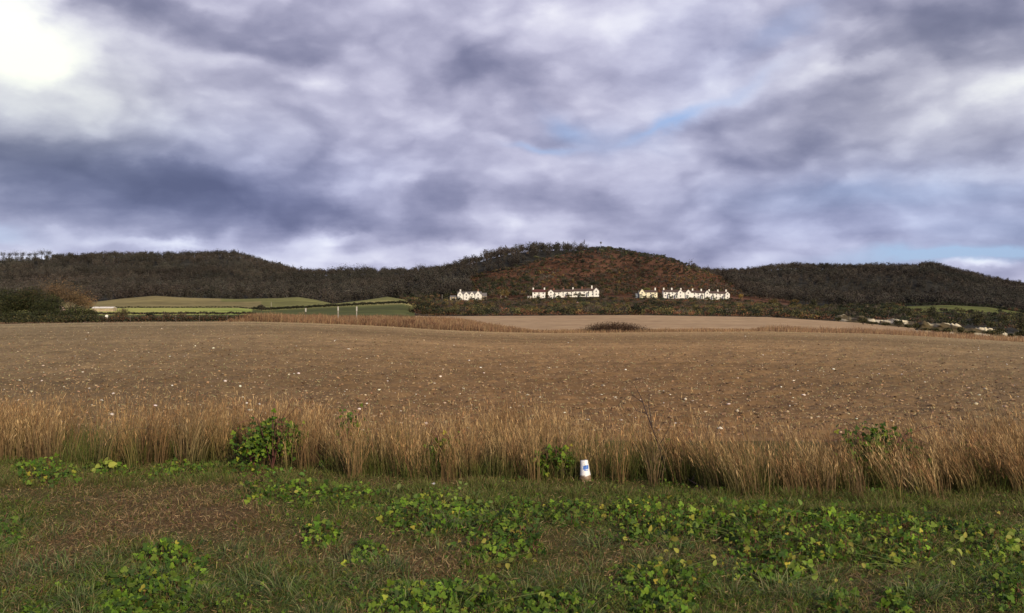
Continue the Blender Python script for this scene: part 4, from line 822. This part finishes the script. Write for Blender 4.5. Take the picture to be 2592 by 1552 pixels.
# big pale leaves at the left
def big_leaves(name, px, py, up, n, rad, size, cols, label):
    x, y = near(px, py); root = empty(name, (x, y, float(ground_z(x, y)[0]))); Pn = R.normal(0, 1, (n, 3)) * np.array([rad, rad * .5, rad * .45]) + np.array([0, 0, up]); Pn[:, 2] = np.clip(Pn[:, 2] * .8, .02, None); Pn[:, :2] *= 1.25
    v = leaf_cloud(Pn, R.uniform(.6, 1.2, n) * size * (.62 if size > .08 else .58), 1.0, palette(n, cols, .35) * .75, LV * np.array([1, .85, 1.6]), LF, face=(0, -.7, .6)); mesh_obj('leaves', v[0], v[1], M_LEAF, v[2], root)
    mb = MB()
    for p in Pn[:14]: mb.tube([(0, 0, 0), (p[0] * .6, p[1] * .6, p[2] * .6 + .01), tuple(p)], [.0028, .002, .0014], 4)
    mb.obj('stem', mat_flat('green_stem', (.10,.12,.03), .6, .2), root); return meta(root, label, 'plant')
big_leaves('leafy_plant', 264, 1196, .12, 15, .06, .12, [(.34,.38,.07),(.28,.34,.06)], 'bright yellow-green large leaves standing up at the left of the verge')
big_leaves('leafy_plant', 216, 1200, .06, 6, .05, .09, [(.24,.30,.05)], 'smaller pale green leaves just left of the bright yellow-green plant')
big_leaves('leafy_plant', 650, 1262, .10, 5, .09, .075, [(.34,.32,.06)], 'few pale yellow leaves at the left start of the bramble band')
big_leaves('leafy_plant', 712, 1212, .10, 12, .10, .08, [(.12,.24,.04)], 'light green upright leaves at the top left of the bramble band')
big_leaves('leafy_plant', 1100, 1300, .12, 26, .20, .075, [(.15,.22,.05),(.20,.26,.06)], 'pale green leaf cluster left of centre in the bramble band')
big_leaves('leafy_plant', 1690, 1390, .08, 8, .10, .075, [(.32,.30,.05),(.2,.26,.05)], 'yellowing leaves at the lower edge of the band, right of the cup')
big_leaves('leafy_plant', 1245, 1425, .07, 9, .10, .075, [(.30,.28,.05),(.22,.26,.05)], 'yellow leaves in the middle of the verge below the band')
big_leaves('leafy_plant', 1970, 1480, .10, 18, .16, .075, [(.32,.30,.05),(.20,.27,.05)], 'yellow-green leaf cluster right of centre below the band')
big_leaves('leafy_plant', 1910, 1370, .12, 22, .20, .08, [(.20,.28,.05),(.28,.30,.06)], 'large pale leaves at the left of the right-hand bramble patch')
big_leaves('leafy_plant', 2330, 1440, .11, 22, .18, .075, [(.24,.28,.06),(.32,.30,.06)], 'yellow-green leaves in the right-hand bramble patch')
big_leaves('leafy_plant', 2570, 1400, .12, 16, .14, .075, [(.24,.27,.05)], 'pale leaves at the right edge of the bramble patch')
big_leaves('leafy_plant', 1695, 1455, .09, 12, .10, .075, [(.34,.34,.06)], 'pale yellow leaves standing alone near the bottom, right of centre')
big_leaves('leafy_plant', 1160, 1545, .08, 10, .12, .08, [(.24,.28,.05)], 'yellow-green leaves at the bottom edge near the centre')
# bramble bushes growing in the tall grass
def bramble_bush(px, py, w, h, n, fy, label, dy=.35, dark=1.0):
    x, y = near(px, py); y += dy; x = (px - CX) / F * y; root = empty('bramble_bush', (x, y, float(ground_z(x, y)[0])))
    Pn = crown_points(n, w * 1.25, h * .62, h * .36, 14, .1); Pn[:, 1] *= .6; Pn[:, 2] = np.abs(Pn[:, 2]); v = leaf_cloud(Pn, R.uniform(.026, .060, n), .9, leaf_colors(n, fy, dark), face=(0, -.6, .7)); mesh_obj('leaves', v[0], v[1], M_LEAF, v[2], root)
    mb = MB()
    for k in range(9):
        a = random.uniform(0, 6.28); e = Vector((math.cos(a) * w * 1.15, math.sin(a) * w * .6, h * random.uniform(.3, 1.05))); mb.tube([(0, 0, 0), (e.x * .4, e.y * .4, h * .75), (e.x * .8, e.y * .8, e.z * 1.05), tuple(e)], [.004, .0035, .0025, .0012], 5)
    mb.obj('canes', mat_flat('bramble_cane', (.10, .035, .03), .6, .3), root); return meta(root, label, 'bramble bush', 'bramble bushes in the tall grass')
bramble_bush(690, 1200, .34, .66, 700, .08, 'largest green bramble bush in the tall grass, left of centre', .3)
bramble_bush(640, 1190, .18, .42, 160, .15, 'small bramble bush at the left side of the largest one', .1)
bramble_bush(880, 1200, .22, .62, 220, .05, 'green bramble bush reaching the grass tops right of the largest', .8)
bramble_bush(860, 1195, .16, .22, 110, .02, 'small low bramble bush at the grass foot left of centre', .1)
bramble_bush(1130, 1215, .22, .46, 220, .06, 'bramble bush in the tall grass left of the cup', .5)
bramble_bush(1400, 1222, .20, .38, 240, .14, 'bramble bush directly left of the white cup', .15)
bramble_bush(1716, 1230, .16, .42, 110, .12, 'small bramble bush in the tall grass right of the bare stem', .4)
bramble_bush(2230, 1250, .50, .58, 650, .05, 'wide dark bramble bush in the tall grass at the right', .4, .7)
bramble_bush(2480, 1250, .26, .5, 180, .04, 'dark bramble bush in the tall grass near the right edge', .6, .8)
# bare stems
def dead_stem(pts, label, r=.008, side=()):
    root = empty('dead_weed', pts[0]); p0 = Vector(pts[0]); L = [tuple(Vector(p) - p0) for p in pts]; mb = MB(); mb.tube(L, [r * (1 - .8 * i / (len(L) - 1)) for i in range(len(L))], 6); mb.obj('stalk', M_DARKSTEM, root)
    for s in side:
        b = MB(); b.tube([tuple(Vector(p) - p0) for p in s], [r * .5, r * .35, r * .12][:len(s)], 5); b.obj('twig', M_DARKSTEM, root)
    return meta(root, label, 'dead weed')
M_DARKSTEM = mat_flat('dark_stem', (.045, .03, .026), .7, .3)
def pp(px, py, D): return ((px - CX) / F * D, D, H - (py - CY) / F * D)
dead_stem([pp(1690,1225,8.15), pp(1676,1160,8.15), pp(1662,1112,8.2), pp(1637,1047,8.25), pp(1622,1005,8.3), pp(1604,970,8.3)], 'tall dark bare stem leaning left above the dry grass, right of the cup', .010,
  [[pp(1637,1047,8.25), pp(1612,1040,8.3), pp(1590,1008,8.35)], [pp(1650,1080,8.2), pp(1642,1020,8.2), pp(1646,990,8.2)], [pp(1668,1130,8.2), pp(1692,1085,8.2), pp(1700,1050,8.2)], [pp(1628,1020,8.25), pp(1600,1000,8.2), pp(1596,985,8.2)]])
dead_stem([pp(1812,1256,7.5), pp(1750,1218,7.75), pp(1700,1186,8.0)], 'dark stem lying aslant at the foot of the grass, right of the tall bare stem', .008, [[pp(1750,1218,7.75), pp(1770,1180,7.8)]])
dead_stem([pp(1780,1190,8.4), pp(1786,1120,8.4), pp(1794,1060,8.4), pp(1800,1030,8.4)], 'thin upright dark stem in the dry grass, farthest right of the bare ones', .004, [[pp(1788,1110,8.4), pp(1775,1070,8.4)]])
dead_stem([pp(905,1200,8.6), pp(930,1130,8.6), pp(955,1100,8.7), pp(1000,1106,8.7), pp(1050,1092,8.8)], 'arching dark bramble cane in the grass left of centre', .004, [[pp(955,1100,8.7), pp(930,1060,8.7)]])
dead_stem([pp(1360,1214,8.2), pp(1420,1190,8.15), pp(1446,1187,8.12), pp(1484,1178,8.05)], 'thin dark cane reaching across the white cup', .0035, [[pp(1420,1190,8.15), pp(1440,1205,8.15)]])
dead_stem([pp(255,1130,9.0), pp(300,1096,9.0), pp(345,1082,9.0), pp(410,1090,9.0)], 'arching dark cane in the dry grass at the left', .004, [[pp(300,1096,9.0), pp(290,1060,9.0)]])
dead_stem([pp(2310,1340,6.6), pp(2335,1325,6.6), pp(2370,1315,6.6)], 'short dark twig lying on the bramble band at the right', .004, [[pp(2335,1325,6.6), pp(2350,1335,6.6)]])

# ------------------------------------------------------------------ the paper cup, upside down
x, y = near(1483, 1222); zc = float(ground_z(x, y)[0])
cup = empty('paper_cup', (x, y, zc - .004)); cup.rotation_euler = (math.radians(-4), math.radians(-4), .2)
hc = .188; rb, rt = .052, .033
mb = MB(); prof = [(rb, .006), (rb * .99, .03), (rb + (rt - rb) * .5, hc * .5), (rt + .0015, hc * .96), (rt, hc - .003), (rt - .003, hc), (rt - .006, hc - .002), (rt - .007, hc - .006)]
mb.tube([(0, 0, z) for _, z in prof], [a for a, _ in prof], 40)
m, nt, b = mat_new('cup_paper'); N = nt.nodes; L = nt.links
tc = N.new('ShaderNodeTexCoord'); sp_ = N.new('ShaderNodeSeparateXYZ'); L.new(tc.outputs['Object'], sp_.inputs[0]); nz = N.new('ShaderNodeTexNoise'); nz.inputs['Scale'].default_value = 45; nz.inputs['Detail'].default_value = 6; L.new(tc.outputs['Object'], nz.inputs[0])
ad = N.new('ShaderNodeMath'); ad.operation = 'MULTIPLY_ADD'; L.new(nz.outputs['Fac'], ad.inputs[0]); ad.inputs[1].default_value = -.035; L.new(sp_.outputs['Z'], ad.inputs[2])
mr = N.new('ShaderNodeMapRange'); L.new(ad.outputs[0], mr.inputs[0]); mr.inputs[1].default_value = .030; mr.inputs[2].default_value = .042
mx = N.new('ShaderNodeMix'); mx.data_type = 'RGBA'; L.new(mr.outputs[0], mx.inputs['Factor']); mx.inputs['A'].default_value = (.22, .15, .10, 1); mx.inputs['B'].default_value = (.80, .79, .80, 1)
n2 = N.new('ShaderNodeTexNoise'); n2.inputs['Scale'].default_value = 90; L.new(tc.outputs['Object'], n2.inputs[0]); m2 = N.new('ShaderNodeMapRange'); L.new(n2.outputs['Fac'], m2.inputs[0]); m2.inputs[1].default_value = .6; m2.inputs[2].default_value = .72; m2.inputs[3].default_value = 0; m2.inputs[4].default_value = .5
mx2 = N.new('ShaderNodeMix'); mx2.data_type = 'RGBA'; L.new(m2.outputs[0], mx2.inputs['Factor']); L.new(mx.outputs['Result'], mx2.inputs['A']); mx2.inputs['B'].default_value = (.35, .27, .2, 1)
L.new(mx2.outputs['Result'], b.inputs['Base Color']); b.inputs['Roughness'].default_value = .45
mb.obj('cup_body', m, cup, True)
mb = MB(); mb.tube([(0, 0, 0), (0, 0, .003), (0, 0, .007), (0, 0, .009)], [rb + .001, rb + .0035, rb + .0035, rb + .001], 40); mb.obj('rim', mat_flat('muddy_rim', (.30, .23, .16), .6, .3, 60), cup, True)
# blue printed emblem wrapped on the side facing the camera
def on_cup(a, z, o=.0008): r = rb + (rt - rb) * z / hc + o; t = a - math.pi / 2; return (r * math.cos(t), r * math.sin(t), z)
def wrap(poly, name, mat, nx=9, nz_=7):
    (a0, a1, z0, z1, fn) = poly; V = []; Fq = []
    for j in range(nz_ + 1):
        for i in range(nx + 1):
            u, w = i / nx, j / nz_; uu, ww = fn(u, w); V.append(on_cup(a0 + (a1 - a0) * uu, z0 + (z1 - z0) * ww))
    for j in range(nz_):
        for i in range(nx): q = j * (nx + 1) + i; Fq.append((q, q + 1, q + nx + 2, q + nx + 1))
    return mesh_obj(name, V, Fq, mat, None, cup, True)
MBL = mat_flat('blue_print', (.07, .18, .55), .45, .15, 80)
e1 = wrap((-.65, .75, .108, .142, lambda u, w: (u + .08 * (w - .5), w * (.75 + .25 * math.sin(2.2 * u + .4)) + .12 * u)), 'emblem', MBL)
e2 = wrap((-.5, .35, .098, .109, lambda u, w: (u + .2 * w, w * (1 - .5 * u))), 'emblem', MBL)
e3 = wrap((-.8, .6, .136, .147, lambda u, w: (u, .3 * w + .9 * u)), 'emblem', MBL)
meta(cup, 'upturned white paper cup with blue emblem and muddy rim before the dry grass', 'cup')
# crumpled paper
x, y = near(1098, 1227); mb = MB(); V = randunit(90) * (.5 + .5 * R.uniform(0, 1, (90, 1))) * np.array([.026, .018, .012])
import bmesh
bmx = bmesh.new(); [bmx.verts.new(tuple(v)) for v in V]; bmesh.ops.convex_hull(bmx, input=bmx.verts); bmesh.ops.delete(bmx, geom=[v for v in bmx.verts if not v.link_faces], context='VERTS')
me = bpy.data.meshes.new('paper_scrap'); bmx.to_mesh(me); bmx.free(); me.materials.append(mat_flat('white_paper', (.72,.70,.76), .7, .2, 60)); o = bpy.data.objects.new('paper_scrap', me); COL.objects.link(o); o.location = (x, y, float(ground_z(x, y)[0]) + .018)
meta(o, 'small crumpled white scrap of paper left of the cup', 'litter')

# ================================================================== SKY
sc = bpy.context.scene
W = bpy.data.worlds.new('World'); sc.world = W; W.use_nodes = True; nt = W.node_tree; N = nt.nodes; L = nt.links
bg = N['Background']
SUN_EL = math.radians(24); SUN_AZ = math.radians(148)         # clockwise from +Y: behind the camera to the right
sky = N.new('ShaderNodeTexSky'); sky.sky_type = 'NISHITA'; sky.sun_disc = False; sky.sun_elevation = SUN_EL; sky.sun_rotation = SUN_AZ
def math_(op, a, b=None, c=None):
    n = N.new('ShaderNodeMath'); n.operation = op
    for i, v in enumerate((a, b, c)):
        if v is None: continue
        if hasattr(v, 'links') or hasattr(v, 'is_output'): L.new(v, n.inputs[i])
        else: n.inputs[i].default_value = v
    return n.outputs[0]
tc = N.new('ShaderNodeTexCoord'); D_ = tc.outputs['Generated']
sx = N.new('ShaderNodeSeparateXYZ'); L.new(D_, sx.inputs[0]); x_, y_, z_ = sx.outputs
az = math_('ARCTAN2', x_, y_); el = math_('ARCSINE', z_)
cb = N.new('ShaderNodeCombineXYZ'); L.new(az, cb.inputs[0]); L.new(el, cb.inputs[1])
# cloud deck in perspective
zi = math_('ADD', math_('MAXIMUM', z_, 0.0), .17); dk = N.new('ShaderNodeCombineXYZ'); L.new(math_('DIVIDE', x_, zi), dk.inputs[0]); L.new(math_('DIVIDE', y_, zi), dk.inputs[1])
def noise(vec, sc_, det, rough=.5, dist=0, off=(0,0,0), scl=(1,1,1)):
    mp = N.new('ShaderNodeMapping'); L.new(vec, mp.inputs['Vector']); mp.inputs['Location'].default_value = off; mp.inputs['Scale'].default_value = scl
    n = N.new('ShaderNodeTexNoise'); n.inputs['Scale'].default_value = sc_; n.inputs['Detail'].default_value = det; n.inputs['Roughness'].default_value = rough; n.inputs['Distortion'].default_value = dist
    L.new(mp.outputs[0], n.inputs['Vector']); return n
w1 = noise(cb.outputs[0], 5.0, 6, .55, 0, (3.1, 1.7, 0), (1, 1.7, 1)); 
wv = N.new('ShaderNodeVectorMath'); wv.operation = 'SUBTRACT'; L.new(w1.outputs['Color'], wv.inputs[0]); wv.inputs[1].default_value = (.5, .5, .5)
ws_ = N.new('ShaderNodeVectorMath'); ws_.operation = 'MULTIPLY'; L.new(wv.outputs[0], ws_.inputs[0]); ws_.inputs[1].default_value = (.16, .085, 0)
wp = N.new('ShaderNodeVectorMath'); wp.operation = 'ADD'; L.new(cb.outputs[0], wp.inputs[0]); L.new(ws_.outputs[0], wp.inputs[1])
def ang(px, py):
    px *= 1.046; py *= 1.046; a = math.atan((px - CX) / F); return a, math.atan((CY - py) / F * math.cos(a))
def blob(prev, px, py, rx, ry, amp, rot=0):
    a, e = ang(px, py); mp = N.new('ShaderNodeMapping'); mp.vector_type = 'TEXTURE'; L.new(wp.outputs[0], mp.inputs['Vector'])
    mp.inputs['Location'].default_value = (a, e, 0); mp.inputs['Rotation'].default_value = (0, 0, math.radians(rot)); mp.inputs['Scale'].default_value = (rx * 1.046 / F, ry * 1.046 / F, 1)
    d = N.new('ShaderNodeVectorMath'); d.operation = 'DOT_PRODUCT'; L.new(mp.outputs[0], d.inputs[0]); L.new(mp.outputs[0], d.inputs[1])
    ex = math_('POWER', 2.2, math_('MULTIPLY', d.outputs['Value'], -1.0)); return math_('MULTIPLY_ADD', ex, amp * (.66 if amp < 0 else .95), prev)
CL = [(5,15,115,85,.48),(135,120,80,52,.32),(0,190,200,70,.18),(290,170,230,80,.12),(470,110,100,22,.12,-5),
 (400,22,240,40,-.30,-8),(560,70,150,30,-.14,-10),(300,260,220,40,-.05),(150,390,280,40,-.20,-8),(480,470,330,50,-.26,-8),(760,530,240,28,-.24,-4),(900,490,300,40,-.12),
 (380,585,90,10,.26),(100,575,150,24,.12),(860,582,90,10,.20,6),(760,622,300,16,.18),(200,615,250,12,.14),
 (1230,190,200,50,-.26),(1280,125,190,55,-.12),(1150,50,330,50,.12),(1560,100,200,100,.18),(1780,185,190,50,.20,18),(1950,110,60,60,.14),(1100,120,60,60,.05),
 (1180,400,230,45,.08),(1350,410,90,30,.14),(1020,300,170,50,.06),(900,200,140,40,.06,-15),(1300,520,300,30,-.08),
 (2160,40,250,55,-.30),(2300,125,220,30,-.24,-6),(2110,145,170,20,.26,8),(2400,215,130,30,.12,15),(2300,260,240,30,.07,12),
 (1800,265,260,24,-.12,14),(1950,340,200,30,-.08,10),(2330,375,190,24,-.16,8),(2400,480,200,26,-.12),(1750,400,150,20,-.14,8),(1900,470,250,28,-.06),(2180,430,120,16,.05),(2350,420,100,12,.10),
 (1500,590,130,12,.18),(1000,605,240,14,.10),(1850,590,320,20,-.03),(1600,520,150,14,.06),(2380,656,40,10,.45),(2440,640,60,20,-.10)]
def add(prev, n, k): return math_('MULTIPLY_ADD', math_('SUBTRACT', n.outputs['Fac'], .5), k, prev)
def add(prev, n, k, m=.5, o='Fac'): return math_('MULTIPLY_ADD', math_('SUBTRACT', n.outputs[o if o in n.outputs else 'Distance'], m), k, prev)
def lumps(vec, sc_, det, off, scl):
    mp = N.new('ShaderNodeMapping'); L.new(vec, mp.inputs['Vector']); mp.inputs['Location'].default_value = off; mp.inputs['Scale'].default_value = scl
    n = N.new('ShaderNodeTexVoronoi'); n.voronoi_dimensions = '2D'; n.feature = 'SMOOTH_F1'; n.inputs['Smoothness'].default_value = .55; n.inputs['Scale'].default_value = sc_; n.inputs['Detail'].default_value = det; n.inputs['Roughness'].default_value = .5; n.normalize = True
    L.new(mp.outputs[0], n.inputs['Vector']); return n
deck = noise(dk.outputs[0], .8, 4, .5, .1, (4.3, 1.1, 0)); deck2 = noise(dk.outputs[0], 2.0, 7, .5, .1, (9.3, 5.1, 2), (.8, 1.1, 1))
big = lumps(wp.outputs[0], 6.5, 1.0, (1.3, .7, 0), (1, 1.7, 1)); lump = lumps(wp.outputs[0], 16, 1.0, (3.3, 1.7, 0), (1, 1.8, 1)); fine = noise(wp.outputs[0], 10, 7, .55, 0, (1, 2, 0), (1, 1.9, 1)); puff = noise(cb.outputs[0], 30, 5, .55, 0, (6, 2, 3), (1, 1.8, 1))
base = add(add(add(add(add(add(.442, deck, .32), deck2, .28), big, -.50, .36), lump, -.36, .36), fine, .28), puff, .10)
v = base
for b_ in CL: v = blob(v, *b_)
rp = N.new('ShaderNodeValToRGB'); rp.color_ramp.interpolation = 'B_SPLINE'; E = rp.color_ramp.elements
E[0].position = .08; E[0].color = (.120, .130, .225, 1); E[1].position = .98; E[1].color = (1.0, 1.0, .98, 1)
for p_, c_ in ((.28, (.190, .200, .320, 1)), (.45, (.335, .335, .475, 1)), (.62, (.560, .555, .715, 1)), (.80, (.80, .80, .90, 1))):
    e = E.new(p_); e.color = c_
L.new(v, rp.inputs[0])
# warm/green tint left glow, neutral at right
tint = blob(0.0, 100, 250, 330, 200, 1.0); tint = blob(tint, 2350, 220, 420, 230, .6); tint = math_('MINIMUM', tint, 1.0)
hue = N.new('ShaderNodeMix'); hue.data_type = 'RGBA'; hue.blend_type = 'MULTIPLY'; L.new(tint, hue.inputs['Factor']); L.new(rp.outputs[0], hue.inputs['A']); hue.inputs['B'].default_value = (1.02, 1.05, .90, 1)
cool = blob(0.0, 350, 470, 600, 140, .9); cool = blob(cool, 2200, 520, 500, 130, 1.0); cool = blob(cool, 1700, 150, 160, 150, .4); cool = math_('MINIMUM', cool, 1.0)
h2 = N.new('ShaderNodeMix'); h2.data_type = 'RGBA'; h2.blend_type = 'MULTIPLY'; L.new(cool, h2.inputs['Factor']); L.new(hue.outputs['Result'], h2.inputs['A']); h2.inputs['B'].default_value = (.86, .94, 1.06, 1); hue = h2
# blue gaps
bl = 0.0
for b_ in [(1385,312,45,26,.50,-30),(1630,283,75,12,.6,28),(2330,632,210,15,1.6,2),(1900,45,90,20,.28,20),(1700,250,150,16,.35,28),(1330,370,60,8,.5),(2150,470,260,30,.28),(2420,560,150,40,.25),(20,560,50,16,.4),(1480,345,100,40,.25)]:
    bl = blob(bl, *b_)
bl = math_('MINIMUM', math_('MAXIMUM', math_('MULTIPLY', bl, math_('MULTIPLY_ADD', fine.outputs['Fac'], 1.2, .25)), 0.0), .95)
sk = N.new('ShaderNodeVectorMath'); sk.operation = 'SCALE'; L.new(sky.outputs[0], sk.inputs[0]); sk.inputs['Scale'].default_value = .10
skb = N.new('ShaderNodeMix'); skb.data_type = 'RGBA'; skb.inputs['Factor'].default_value = .55; L.new(sk.outputs[0], skb.inputs['A']); skb.inputs['B'].default_value = (.30, .50, .95, 1)
mx = N.new('ShaderNodeMix'); mx.data_type = 'RGBA'; L.new(bl, mx.inputs['Factor']); L.new(hue.outputs['Result'], mx.inputs['A']); L.new(skb.outputs['Result'], mx.inputs['B'])
L.new(mx.outputs['Result'], bg.inputs['Color']); bg.inputs['Strength'].default_value = 1.0
W.cycles.sampling_method = 'MANUAL'; W.cycles.sample_map_resolution = 512

sl = bpy.data.lights.new('sun', 'SUN'); sl.energy = 4.2; sl.angle = math.radians(.6); sl.color = (1.0, .85, .62)
so = bpy.data.objects.new('sun', sl); COL.objects.link(so)
sd = Vector((math.sin(SUN_AZ) * math.cos(SUN_EL), math.cos(SUN_AZ) * math.cos(SUN_EL), math.sin(SUN_EL)))
so.rotation_euler = sd.to_track_quat('Z', 'Y').to_euler()

cam = bpy.data.cameras.new('camera'); co = bpy.data.objects.new('camera', cam); COL.objects.link(co); sc.camera = co
co.location = (0, 0, H); co.rotation_euler = (math.radians(90), 0, 0); cam.sensor_width = 36; cam.lens = 36 * F / 2592; cam.clip_start = .1; cam.clip_end = 20000
sc.view_settings.view_transform = 'Standard'; sc.view_settings.look = 'None'; sc.view_settings.gamma = 1; sc.view_settings.exposure = .10
sc.cycles.max_bounces = 4; sc.cycles.diffuse_bounces = 2; sc.cycles.transmission_bounces = 2
